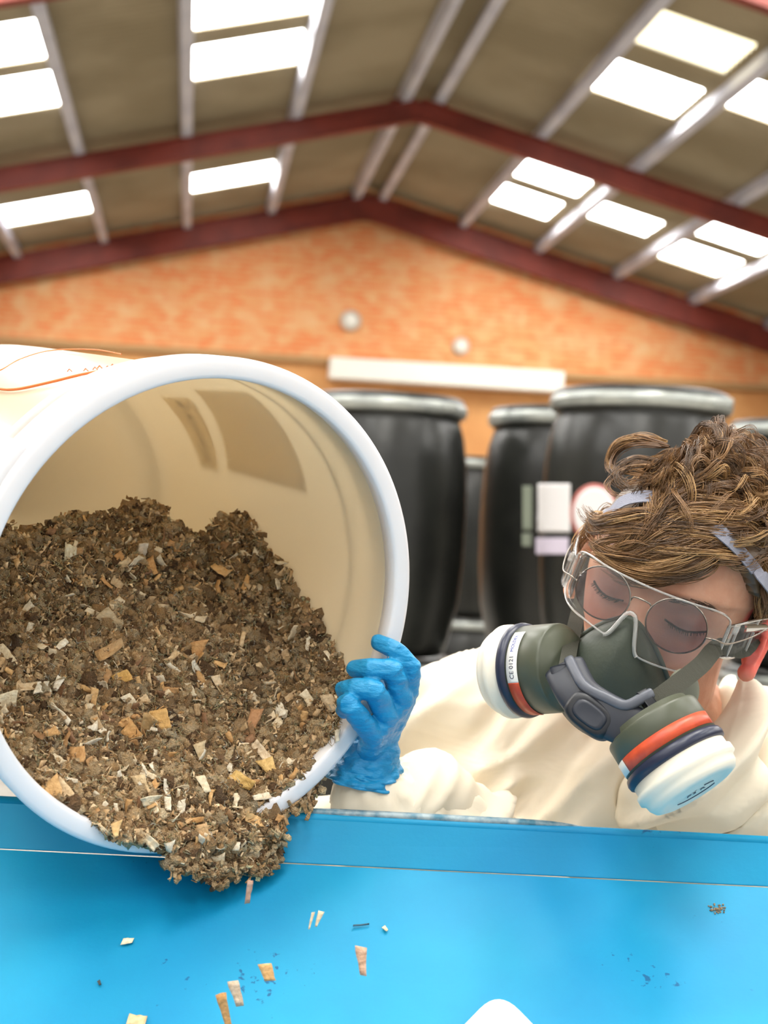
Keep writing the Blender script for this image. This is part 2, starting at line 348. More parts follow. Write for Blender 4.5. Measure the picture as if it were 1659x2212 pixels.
#@@ HOPPER
M_blue = bpy.data.materials.new('blue_gloss_paint'); M_blue.use_nodes = True
def mk_blue(m):
    nt = m.node_tree; N = nt.nodes; L = nt.links; p = N['Principled BSDF']; p.inputs['Roughness'].default_value = .5; p.inputs['Specular IOR Level'].default_value = .3; p.inputs['Coat Weight'].default_value = .0; p.inputs['Coat Roughness'].default_value = .2
    tc = N.new('ShaderNodeTexCoord')
    n = N.new('ShaderNodeTexNoise'); n.inputs['Scale'].default_value = 5; n.inputs['Detail'].default_value = 5; L.new(tc.outputs['Object'], n.inputs['Vector'])
    r = N.new('ShaderNodeValToRGB'); r.color_ramp.elements[0].position = .35; r.color_ramp.elements[1].position = .68; r.color_ramp.elements[0].color = (.0, .23, .46, 1); r.color_ramp.elements[1].color = (.004, .305, .505, 1); L.new(n.outputs[0], r.inputs[0])
    s = N.new('ShaderNodeTexNoise'); s.inputs['Scale'].default_value = 160; s.inputs['Detail'].default_value = 3; L.new(tc.outputs['Object'], s.inputs['Vector'])
    s2 = N.new('ShaderNodeTexNoise'); s2.inputs['Scale'].default_value = 14; L.new(tc.outputs['Object'], s2.inputs['Vector'])
    ml = N.new('ShaderNodeMath'); ml.operation = 'MULTIPLY'; L.new(s.outputs[0], ml.inputs[0]); L.new(s2.outputs[0], ml.inputs[1])
    r2 = N.new('ShaderNodeValToRGB'); r2.color_ramp.elements[0].position = .43; r2.color_ramp.elements[1].position = .47; L.new(ml.outputs[0], r2.inputs[0])
    mx = N.new('ShaderNodeMix'); mx.data_type = 'RGBA'; L.new(r2.outputs[0], mx.inputs[0]); L.new(r.outputs[0], mx.inputs[6]); mx.inputs[7].default_value = (.0, .10, .24, 1)
    L.new(mx.outputs[2], p.inputs['Base Color'])
    b = N.new('ShaderNodeBump'); b.inputs['Strength'].default_value = .08; b.inputs['Distance'].default_value = .002; L.new(s.outputs[0], b.inputs['Height']); L.new(b.outputs[0], p.inputs['Normal'])
mk_blue(M_blue)
LA, LB = W(610, 1757, 1.165), W(1659, 1812, 1.165)
LC, LD = W(610, 1864, 1.150), W(1659, 1916, 1.150)
Le = nrm(LB-LA); LE = np.array([Le[0], Le[1], 0]); LE = nrm(LE)      # lip direction, levelled
def ext(P, Q, t): return P+(Q-P)*t
tl, tr = -.95, 1.55
A0, A1 = ext(LA, LB, tl), ext(LA, LB, tr); C0, C1 = ext(LC, LD, tl), ext(LC, LD, tr)
back = nrm(np.cross([0, 0, 1.], nrm(A1-A0)))       # away from camera
if back@F < 0: back = -back
fw = -back
ang = math.radians(35)
slope = fw*math.cos(ang)-np.array([0, 0, 1.])*math.sin(ang)
hopper = empty('hopper', ((A0+A1)/2)*[1, 1, 0]+fw*.2, 'large blue painted steel hopper below the tipped bucket', 'hopper')
nc = nrm(np.cross(C1-C0, slope)); nc = nc if nc[2] > 0 else -nc
def plate(P4, th, n, m=M_blue, name='p', par=None):
    P4 = np.array(P4); n = np.array(n); mb = MB(); mb.add(*hexa(list(P4-n*th)+list(P4))); o = mb.build(name, m, par if par is not None else hopper, smooth=False); return bevel(o, .0012, 3)
CH = .62
chute = plate([C0, C0+slope*CH, C1+slope*CH, C1], .004, nc, name='chute_plate')
plate([C0, C1, A1, A0], .004, nrm(np.cross(A1-A0, [0, 0, 1.]))*(1 if np.cross(A1-A0, [0, 0, 1.])@fw > 0 else -1), name='back_lip')
mb = MB(); rim = []
mb.add(*tube(np.array([A0, A1])+back*.003+[0, 0, -.003], .0045, 12)); mb.build('lip_bead', M_blue, hopper)
# weathered bare edge along the lip
M_edge = mat('chipped_grey_edge', srgb(150, 165, 170), .5, metal=.3, var=srgb(60, 110, 130), vscale=90)
eA, eB = ext(LA, LB, -.02), ext(LA, LB, .62); mb = MB(); mb.add(*tube(np.array([ext(eA, eB, t) for t in np.linspace(0, 1, 30)])+back*.004+[0, 0, .0012], [.0036*(1-abs(2*t-1)**6)+.0002 for t in np.linspace(0, 1, 30)], 8)); mb.build('worn_edge', M_edge, hopper)
# side walls, front wall, throat and legs
for s, (Cc, Aa) in ((-1, (C0, A0)), (1, (C1, A1))):
    top = Aa; far = Cc+slope*CH; nr = np.array([far[0], far[1], top[2]-.05*0])
    n = nrm(np.cross([0, 0, 1.], fw))
    ptsq = [Cc, far, nr+fw*.15+[0, 0, -.36], nr+fw*.15+[0, 0, -.30], Aa]
    P5 = [Aa, Cc, far, far+fw*.12, np.array([*(far+fw*.12)[:2], far[2]+.12])]
    mb = MB(); q = np.array(P5); k = len(q); mb.add(np.vstack([q, q+n*.004]), [tuple(range(k)), tuple(range(2*k-1, k-1, -1))]+[(i, (i+1) % k, k+(i+1) % k, k+i) for i in range(k)]); mb.build('side_wall', M_blue, hopper, smooth=False)
f0, f1 = C0+slope*CH+fw*.12, C1+slope*CH+fw*.12
plate([f0, f0+[0, 0, .12], f1+[0, 0, .12], f1], .004, fw, name='front_wall')
plate([f0-fw*.13, f0, f1, f1-fw*.13], .004, [0, 0, 1], name='discharge_floor')
for kk_, P in enumerate((C0, C1, f0, f1)):
    q = np.array([P[0], P[1], 0]); q2 = q+(np.array(hopper.location)-q)*(.06 if kk_ < 2 else .1)
    if kk_ < 2: q2 = q+(nrm(C1-C0)*(.03 if kk_ == 0 else -.03))*[1, 1, 0]+fw*.028
    t = P[2]-.045-.004 if kk_ < 2 else P[2]-.006
    mb = MB(); mb.add(*box((q2[0], q2[1], (t)/2), (.05, .05, t))); mb.build('leg', M_blue, hopper, smooth=False)
# hit function for chute
def on_chute(u, v, lift=0.):
    d = ray(u, v); t = ((C0-EYE)@nc)/(d@nc); return EYE+d*t+nc*lift
# white lid corner lying on the chute
M_lid = mat('white_plastic_lid', srgb(240, 242, 245), .35)
lc = on_chute(1075, 2156, .004); ax1 = nrm(C1-C0); ax2 = nrm(slope)
mb = MB(); S = .2; rr = .022; pts = []
c45 = math.cos(math.pi/4)
e1 = nrm(ax1*c45+ax2*c45*1.0); e2 = nrm(-ax1*c45+ax2*c45)
e1 = nrm(ax1*math.cos(.9)+ax2*math.sin(.9)); e2 = nrm(-ax1*math.cos(.9)+ax2*math.sin(.9))
ol = []
for k in range(9):
    t = k/8; ol.append(lc+e2*rr*(1-t)**2+e1*rr*t**2)
ol = [lc+e2*.13]+ol+[lc+e1*.13, lc+e1*.13+e2*.13]
ol = np.array(ol); k = len(ol); mb.add(np.vstack([ol, ol+nc*.007]), [tuple(range(k-1, -1, -1)), tuple(range(k, 2*k))]+[(i, (i+1) % k, k+(i+1) % k, k+i) for i in range(k)])
o = bevel(mb.build('plastic_tray', M_lid, smooth=False), .002, 3); setp(o, 'rounded corner of a white plastic tray lying on the blue chute at the bottom edge', 'tray')

#@@ BUCKET
S_B = 1.09
BC = EYE+ray(445.48, 1319.0)*.991*S_B; az, el = .507, -.167
Bn = np.array([math.sin(az)*math.cos(el), -math.cos(az)*math.cos(el), math.sin(el)])
Br = -nrm(np.cross(Bn, [0, 0, 1.])); Bu = np.cross(Br, -Bn); Bu = Bu if Bu[2] > 0 else -Bu
BL = .375; RO, RI = .18, .1645
def bp(t, r, q): return BC-Bn*q+r*(math.cos(t)*Br+math.sin(t)*Bu)
def rin(q): return .1665+(.1527-.1665)*q/BL
def bucketmat():
    m = bpy.data.materials.new('white_translucent_polypropylene'); m.use_nodes = True; nt = m.node_tree; N = nt.nodes; L = nt.links; p = N['Principled BSDF']
    p.inputs['Base Color'].default_value = srgb(228, 216, 190); p.inputs['Roughness'].default_value = .3; p.inputs['Coat Weight'].default_value = .2
    t = N.new('ShaderNodeBsdfTranslucent'); t.inputs[0].default_value = srgb(244, 232, 208)
    a = N.new('ShaderNodeMixShader'); a.inputs[0].default_value = .38; L.new(p.outputs[0], a.inputs[1]); L.new(t.outputs[0], a.inputs[2]); L.new(a.outputs[0], N['Material Output'].inputs[0]); return m
M_bk = bucketmat(); M_rim = mat('white_bucket_rim', srgb(232, 230, 232), .3, coat=.2)
bucket = empty('bucket', BC-Bn*BL, 'big white plastic bucket tipped on its side over the blue hopper', 'bucket')
mb = MB(); ref = None
mb.add(*lathe([(-.004, .1655), (-.02, .1712), (-.03, .1712), (-BL, .1572), (-BL-.004, .154), (-BL-.004, .001)], BC, Bn, 128)); 
mb.build('bucket_wall', M_bk, bucket); wall = bucket.children[0]
mb = MB(); mb.add(*lathe([(-.006, .1662), (-BL+.001, .1527), (-BL, .001)], BC, Bn, 128)); 
# join inner skin as part of same wall thickness: rebuild as one closed shell
bpy.data.objects.remove(wall)
mb = MB(); inner = [(-.006, .1664)]+[(-q, rin(q)) for q in np.linspace(.02, BL, 10)]+[(-BL, .12), (-BL, .001)]
mb.add(*lathe(inner, BC, Bn, 128)); wall = mb.build('bucket_wall', M_bk, bucket)
sm = wall.modifiers.new('s', 'SOLIDIFY'); sm.thickness = .0022; sm.offset = 1
# check normals outward: inner profile along -n => flip if needed
mb = MB(); mb.add(*lathe([(-.0062, .1640), (-.002, .1643), (-.0005, .1652), (.0003, .1675), (.0003, .1755), (-.0006, .1783), (-.003, .1798), (-.034, .1782), (-.0352, .1772), (-.034, .1765), (-.006, .1775), (-.004, .175), (-.005, .1698), (-.02, .1692), (-.02, .1668)], BC, Bn, 160, closed=True)); mb.build('rim', M_rim, bucket)
mb = MB(); mb.add(*lathe([(-.060, .1685), (-.060, .1735), (-.062, .174), (-.064, .1735), (-.064, .1685)], BC, Bn, 128)); mb.build('stacking_ring', M_rim, bucket)
def outer_hit(u, v, off=.0006, side=-1):
    """ray with outer cone; side -1 near hit, +1 far hit"""
    d = ray(u, v); o = EYE-BC; k = (.1572-.1712)/(BL); r0 = .1712+off+.0
    # point: q=-(p.n); radial^2=(r0+k(q))^2
    dn, on = d@Bn, o@Bn; dr = d-Bn*dn; orr = o-Bn*on
    a = dr@dr-(k*dn)**2; b = 2*(dr@orr+(-k)*(-1)*0)-2*(r0-k*on)*(-k*dn); c = orr@orr-(r0-k*on)**2
    D = max(b*b-4*a*c, 0); t = (-b+side*math.sqrt(D))/(2*a); return EYE+d*t
def tq(P):
    d = P-BC; q = -(d@Bn); x, y = d@Br, d@Bu; return math.atan2(y, x), q
def body(t, q, off=.0): return bp(t, rin(q)+.0022+off, q)
def skin_patch(name, pts, m, par, off=.0005, sub=10, thick=.0006, far=False):
    """quad of photo points -> patch lying on the bucket skin"""
    T = [tq(outer_hit(u, v, .0, 1 if far else -1)) for u, v in pts]; T = [(t if t > -1.0 else t+2*math.pi, q) for t, q in T]
    T = np.array(T); G = np.zeros((sub+1, sub+1, 3))
    for i in range(sub+1):
        for j in range(sub+1):
            a, b = i/sub, j/sub; t, q = (T[0]*(1-a)+T[1]*a)*(1-b)+(T[3]*(1-a)+T[2]*a)*b; G[i, j] = body(t, q, off)
    mb = MB(); mb.add(*grid(G)); o = mb.build(name, m, par); s = o.modifiers.new('s', 'SOLIDIFY'); s.thickness = thick; s.offset = 1; return o, T
M_paper = mat('cream_paper_label', srgb(240, 230, 204), .6)
_n = M_paper.node_tree.nodes; _t = _n.new('ShaderNodeBsdfTranslucent'); _t.inputs[0].default_value = srgb(250, 240, 220); _m = _n.new('ShaderNodeMixShader'); _m.inputs[0].default_value = .6
M_paper.node_tree.links.new(_n['Principled BSDF'].outputs[0], _m.inputs[1]); M_paper.node_tree.links.new(_t.outputs[0], _m.inputs[2]); M_paper.node_tree.links.new(_m.outputs[0], _n['Material Output'].inputs[0]); M_orange = mat('orange_print', srgb(226, 120, 60), .5); M_greyp = mat('grey_print', srgb(120, 108, 90), .6)
lab1, T1 = skin_patch('label', [(540, 835), (672, 1058), (500, 1010), (425, 832)], M_paper, bucket, far=True)
lab2, T2 = skin_patch('label', [(415, 850), (480, 1012), (443, 1003), (355, 850)], M_paper, bucket, far=True)
lab2['label'] = 'narrow label strip with round symbols'; lab1['label'] = 'wide curved cream paper label'
for k in range(5):  # dark round symbols printed on strip
    a = .12+.18*k; b = .5; t, q = (T2[0]*(1-a)+T2[1]*a)*(1-b)+(T2[3]*(1-a)+T2[2]*a)*b
    mb = MB(); mb.add(np.array([body(t+.03*math.cos(s), q+.0055*math.sin(s), .0014) for s in np.linspace(0, 2*math.pi, 20, endpoint=False)]), [tuple(range(20))]); o = mb.build('label_symbol', M_greyp, lab2); s = o.modifiers.new('s', 'SOLIDIFY'); s.thickness = .0008
def skin_line(name, pts, m, w=.0008):
    P = []
    pts = np.array(pts, float); s = np.linspace(0, len(pts)-1, 60)
    for x in s:
        i = min(int(x), len(pts)-2); f = x-i
        p0, p1, p2, p3 = pts[max(i-1, 0)], pts[i], pts[i+1], pts[min(i+2, len(pts)-1)]
        q = .5*((2*p1)+(-p0+p2)*f+(2*p0-5*p1+4*p2-p3)*f*f+(-p0+3*p1-3*p2+p3)*f**3)
        P.append(outer_hit(q[0], q[1], .0002))
    mb = MB(); mb.add(*tube(P, w, 6)); return mb.build(name, m, bucket)
skin_line('printed_line', [(-40, 815), (0, 800), (45, 775), (110, 757), (200, 755), (262, 765)], M_orange, .0005)
skin_line('printed_line', [(-40, 830), (0, 840), (40, 840), (110, 825), (190, 806), (285, 792)], M_orange, .0011)
mb = MB()
for u, v in ((150, 800), (185, 799), (205, 796), (215, 793), (232, 794), (243, 790), (258, 790), (270, 786)):
    P = [outer_hit(u-4, v+2, .0003), outer_hit(u, v-3, .0003), outer_hit(u+5, v+2, .0003)]; mb.add(*tube(P, .0005, 5))
mb.build('printed_marks', M_orange, bucket)
# handle lug on left of rim
hp = bp(math.radians(152), .1775, .016); hd = nrm(hp-(BC-Bn*.016)); hc = nrm(np.cross(hd, Bn))
mb = MB(); mb.add(*box(hp+hd*.004, (.05, .026, .008), np.stack([hc, Bn, hd], 1))); bevel(mb.build('handle_lug', M_rim, bucket), .002)
mb = MB(); mb.add(*lathe([(0, .001), (.002, .004), (-.002, .0045)], hp+hd*.0085, hd, 16)); mb.build('handle_pin', mat('dull_pin', srgb(150, 140, 110), .5), bucket)
#@@ CONTENTS
poly = np.array([(-60, 1120), (0, 1130), (40, 1160), (75, 1135), (100, 1150), (130, 1112), (190, 1118), (235, 1110), (290, 1085), (350, 1095), (372, 1128), (400, 1142), (455, 1165), (455, 1128), (520, 1112), (560, 1150), (575, 1190), (630, 1245), (640, 1290), (685, 1325), (700, 1375), (735, 1415), (748, 1470), (738, 1520), (735, 1585), (690, 1610), (672, 1640), (690, 1690), (670, 1740), (622, 1752), (603, 1800), (598, 1850), (560, 1880), (500, 1895), (450, 1890), (405, 1880), (372, 1868), (340, 1828), (300, 1815), (240, 1815), (200, 1775), (130, 1755), (60, 1705), (0, 1615), (-60, 1520)], float)
def inpoly(x, y):
    c = np.zeros(x.shape, bool); j = len(poly)-1
    for i in range(len(poly)):
        xi, yi = poly[i]; xj, yj = poly[j]
        c ^= ((yi > y) != (yj > y)) & (x < (xj-xi)*(y-yi)/(yj-yi+1e-9)+xi); j = i
    return c
def n3(p, s): return noise.noise(Vector((p[0]*s, p[1]*s, p[2]*s)))
def pile_t(u, v):
    """depth along the pixel ray to pile surface, kept inside the wall"""
    d = ray(u, v); o = EYE-BC
    # plane q = -.008 + k*(Y'+.165)
    k = 1.2; # q + .008 - k*(y+.165)=0, q=-(p.n), y=p.u
    a0 = -(o@Bn)+.008-k*((o@Bu)+.160); a1 = -(d@Bn)-k*(d@Bu)
    t = -a0/a1 if a1 > 1e-6 else 9
    p = o+d*t; tm = (-.014-(-(o@Bn)))/(-(d@Bn))          # mouth plane slightly in front
    t = max(t, tm)
    # inner wall clamp
    kk = (.1527-.1665)/BL; r0 = .1655-.004; dn, on = d@Bn, o@Bn; dr = d-Bn*dn; orr = o-Bn*on
    a = dr@dr-(kk*dn)**2; b = 2*(dr@orr)+2*(r0-kk*on)*(kk*dn); c = orr@orr-(r0-kk*on)**2; D = b*b-4*a*c
    if D > 0:
        tw = (-b+math.sqrt(D))/(2*a); pw = o+d*tw
        if -(pw@Bn) > .0: t = min(t, tw)
    tb = (BL-.006-(-on))/(-dn); return min(t, tb)
M_fluff = mat('brown_shredded_fibre', (1, 1, 1, 1), .95, attr='Col', var=(1, .90, .76, 1), vscale=300, bump=1., bscale=800, stretch=(1, .35, 1))
M_flake = mat('shredded_flakes', (1, 1, 1, 1), .7, attr='Col', var=(.8, .74, .66, 1), vscale=260, bump=.3, bscale=400)
gs = 7; us = np.arange(-64, 780, gs); vs = np.arange(1064, 1910, gs)
UU, VV = np.meshgrid(us, vs, indexing='ij'); IN = inpoly(UU.astype(float), VV.astype(float))
PT = np.zeros(UU.shape+(3,)); 
for i in range(len(us)):
    for j in range(len(vs)):
        if IN[i, j] or True:
            t = pile_t(us[i], vs[j]); p = EYE+ray(us[i], vs[j])*t
            h = n3(p, 28)*.009+n3(p, 70)*.006+n3(p, 180)*.004
            PT[i, j] = p-nrm(ray(us[i], vs[j]))*(h*.8-.006)
idx = -np.ones(UU.shape, int); V = []; 
for i in range(len(us)):
    for j in range(len(vs)):
        if IN[i, j]: idx[i, j] = len(V); V.append(PT[i, j])
Fs = [(idx[i, j], idx[i, j+1], idx[i+1, j+1], idx[i+1, j]) for i in range(len(us)-1) for j in range(len(vs)-1) if min(idx[i, j], idx[i, j+1], idx[i+1, j+1], idx[i+1, j]) >= 0]
V = np.array(V); nV = len(V)
# closed body: back layer pushed a little further in, boundary stitched
dirs = V-EYE; dirs /= np.linalg.norm(dirs, axis=1)[:, None]
from collections import Counter
ec = Counter()
for f in Fs:
    for a, b in zip(f, f[1:]+f[:1]): ec[(a, b)] += 1
bd = [(a, b) for (a, b) in ec if (b, a) not in ec]
browns = np.array([(.62, .42, .23), (.52, .34, .17), (.76, .56, .33), (.44, .28, .14), (.84, .66, .42), (.66, .48, .28), (.20, .115, .055)])
mb = MB(); mb.add(np.vstack([V, V+dirs*.007]), Fs+[tuple(nV+i for i in f[::-1]) for f in Fs]+[(b, a, a+nV, b+nV) for a, b in bd], (.14, .09, .05, 1))
# fluffy clumps
def ico(sub):
    bm = bmesh.new(); bmesh.ops.create_icosphere(bm, subdivisions=sub, radius=1); v = np.array([x.co[:] for x in bm.verts]); f = [tuple(q.index for q in p.verts) for p in bm.faces]; bm.free(); return v, f
I1, F1 = ico(2); I0, F0 = ico(1)
bank = []
for k in range(14):
    o = rng.uniform(0, 50, 3); s = np.array([1+.75*n3(p+o, 1.9)+.5*n3(p+o, 5.2) for p in I1]); bank.append(I1*s[:, None]*rng.uniform(.55, 1.35, 3))
def rmat():
    q = rng.normal(size=4); q /= np.linalg.norm(q); w, x, y, z = q
    return np.array([[1-2*(y*y+z*z), 2*(x*y-z*w), 2*(x*z+y*w)], [2*(x*y+z*w), 1-2*(x*x+z*z), 2*(y*z-x*w)], [2*(x*z-y*w), 2*(y*z+x*w), 1-2*(x*x+y*y)]])
def sample():
    while True:
        u, v = rng.uniform(-60, 760), rng.uniform(1075, 1900)
        if inpoly(np.array([u]), np.array([v]))[0]: return u, v
def surf(u, v):
    i = min(max(int(round((u-us[0])/gs)), 0), len(us)-1); j = min(max(int(round((v-vs[0])/gs)), 0), len(vs)-1); return PT[i, j]
for k in range(1500):
    u, v = sample(); p = surf(u, v); dd = nrm(p-EYE); r = rng.uniform(.004, .0068); dark = .7 if n3(p, 22) > .12 else 1.
    mb.add(p-dd*rng.uniform(-.003, .002)+(bank[rng.integers(14)]*r)@rmat().T, F1, (*(browns[rng.integers(len(browns))]*rng.uniform(.85, 1.2)*dark), 1))
for k in range(6500):
    u, v = sample(); p = surf(u, v); dd = nrm(p-EYE); r = rng.uniform(.0014, .0036)*(1 if rng.random() > .12 else 1.5)
    dark = .72 if n3(p, 22) > .12 else 1.; c = browns[rng.integers(len(browns))]*rng.uniform(.9, 1.35)*dark
    mb.add(p-dd*rng.uniform(-.001, .004)+rng.normal(0, .0012, 3)+(bank[rng.integers(14)]*r)@rmat().T, F1, (*c, 1))
def flake_mesh(w, l, curl, th=.0005, n=5, jag=.25):
    """bent irregular chip: top and bottom skins, closed rim"""
    G = []
    el_ = 1-jag*rng.random(n); er = 1-jag*rng.random(n); sk = rng.uniform(-.45, .45); tap = rng.uniform(.3, 1.1)
    for i in range(n):
        s = i/(n-1); ww = w*(1*(1-s)+tap*s)
        G.append([(ww*(-el_[i]+(el_[i]+er[i])*k/3)/2+sk*l*(s-.5), l*(s-.5), 0) for k in range(4)])
    G = np.array(G); G[..., 2] = curl*((G[..., 0]/w)**2*1.2+(G[..., 1]/l)**2*.5)*w
    G[..., 2] += rng.normal(0, .02*w, G.shape[:2])
    T = G.reshape(-1, 3); m = 4; f = [(i*m+j, (i+1)*m+j, (i+1)*m+j+1, i*m+j+1) for i in range(n-1) for j in range(3)]
    N = len(T); br = [(i*m, (i+1)*m) for i in range(n-1)]+[((n-1)*m+j, (n-1)*m+j+1) for j in range(3)]+[((i+1)*m+3, i*m+3) for i in range(n-1)]+[(j+1, j) for j in range(3)]
    return np.vstack([T+[0, 0, th/2], T-[0, 0, th/2]]), [q[::-1] for q in f]+[tuple(N+i for i in q) for q in f]+[(a, b, b+N, a+N) for a, b in br]
def orient(dd, tiltmax):
    """matrix whose z faces roughly the viewer side of the heap"""
    z = nrm(-dd+rng.normal(size=3)*tiltmax); a = rng.normal(size=3); x = nrm(np.cross(a, z)); return np.stack([x, np.cross(z, x), z], 1)
# ragged clumps along the crest and hanging over the rim
for (u, v, s) in ((150, 1125, 1), (215, 1120, 1), (300, 1096, 1.5), (335, 1104, 1.3), (265, 1108, 1), (480, 1130, 1.2), (520, 1122, 1.3), (545, 1150, 1.2), (75, 1145, 1), (20, 1140, 1.2), (600, 1215, 1), (650, 1300, .8), (715, 1400, .9), (735, 1460, 1), (430, 1880, 1.5), (470, 1895, 1.5), (550, 1870, 1.5), (590, 1850, 1), (575, 1862, 1.1), (400, 1868, 1.2), (455, 1870, 1.4), (500, 1880, 1.2), (380, 1880, .8), (595, 1800, 1.2), (665, 1700, 1.5), (650, 1730, 1.3), (640, 1690, 1.4)):
    for q in range(int(16*s)):
        uu, vv = u+np.clip(rng.normal(0, 11*s), -20*s, 20*s), v+6+np.clip(rng.normal(0, 9*s), -16*s, 20*s); p = surf(uu, vv) if v < 1600 else EYE+ray(uu, vv)*pile_t(min(max(uu, 350), 660), min(vv, 1850)); dd = nrm(p-EYE)
        if q % 2:
            V_, F_ = flake_mesh(rng.uniform(.003, .006), rng.uniform(.004, .009), rng.uniform(-1.2, 1.2), .0005, 4, .5); mb.add(p-dd*rng.uniform(.002, .008)+V_@orient(dd, .9).T, F_, (*np.minimum(browns[rng.integers(5)]*rng.uniform(1., 1.35), .85), 1)); continue
        mb.add(p-dd*rng.uniform(0, .006)+(bank[rng.integers(14)]*rng.uniform(.0015, .0035))@rmat().T, F1, (*(browns[rng.integers(len(browns))]*rng.uniform(.8, 1.25)), 1))
# fibres
for k in range(14000):
    u, v = sample(); p = surf(u, v); dd = nrm(p-EYE); a = rng.normal(size=3); a = nrm(a-dd*(a@dd)*.6); l = rng.uniform(.003, .011); bnd = rng.normal(size=3)*l*.18
    P = np.array([p-a*l/2, p+bnd, p+a*l/2])-dd*rng.uniform(.002, .007); c = browns[rng.integers(len(browns))]*rng.uniform(1.1, 1.9)
    mb.add(*tube(P, [.00015, .00038, .00015], 3, caps=False), (*np.minimum(c, .8), 1))
pile = mb.build('shredded_plant_matter', M_fluff, colattr=True); setp(pile, 'heap of brown fluffy shredded material spilling out of the white bucket', 'shredded material', kind='stuff')
tans = np.array([(.66, .38, .15), (.74, .46, .20), (.58, .33, .14), (.80, .60, .36), (.62, .44, .25)]); creams = np.array([(.86, .74, .54), (.90, .82, .66), (.82, .68, .47), (.88, .78, .60)]); dkb = np.array([(.36, .20, .09), (.30, .16, .08)])
mb = MB()
for k in range(7500):
    u, v = sample()
    p = surf(u, v); dd = nrm(p-EYE); s = rng.uniform(.0014, .0034) if k % 2 else rng.uniform(.003, .0052); pool = ((browns*1.3, browns*1.2, tans, creams, tans*.85) if k % 2 else (browns*1.2, browns*1.1, browns))[rng.integers(5 if k % 2 else 3)]
    V_, F_ = flake_mesh(s, s*rng.uniform(1, 2.3), rng.uniform(-1., 1.), .00035, 3, .5); mb.add(p-dd*rng.uniform(.002, .006)+V_@orient(dd, .7).T, F_, (*(pool[rng.integers(len(pool))]*rng.uniform(.8, 1.08)), 1))
o = mb.build('fine_flakes', M_flake, colattr=True); setp(o, 'countless tiny pale flakes sprinkled through the brown heap in the bucket', 'flakes', kind='stuff')
# counted chips
def chip_obj(name, p, M, w, l, curl, col, lab, grp=None, th=.0006, jag=.25):
    V_, F_ = flake_mesh(w, l, curl, th, 6, jag); mb = MB(); mb.add(V_@M.T+p, F_, (*col, 1)); o = mb.build(name, M_flake, origin=p, colattr=True, smooth=True); setp(o, lab, 'chip', grp); return o
def chip_at(name, u, v, wpx, lpx, ang_, curl, col, lab, grp=None, lift=.006, tilt=.25, depth=None, jag=.2):
    p = surf(u, v) if depth is None else W(u, v, depth); dd = nrm(p-EYE); p = p-dd*lift if depth is None else p; d = (p-EYE)@F
    z = nrm(-dd+rng.normal(size=3)*tilt); y = -U*math.cos(ang_)+R*math.sin(ang_); y = nrm(y-z*(y@z)); x = np.cross(y, z)
    return chip_obj(name, p, np.stack([x, y, z], 1), wpx*d/FPX, lpx*d/FPX, curl, col, lab, grp, jag=jag)
T_, C_ = (.72, .43, .18), (.88, .76, .55)
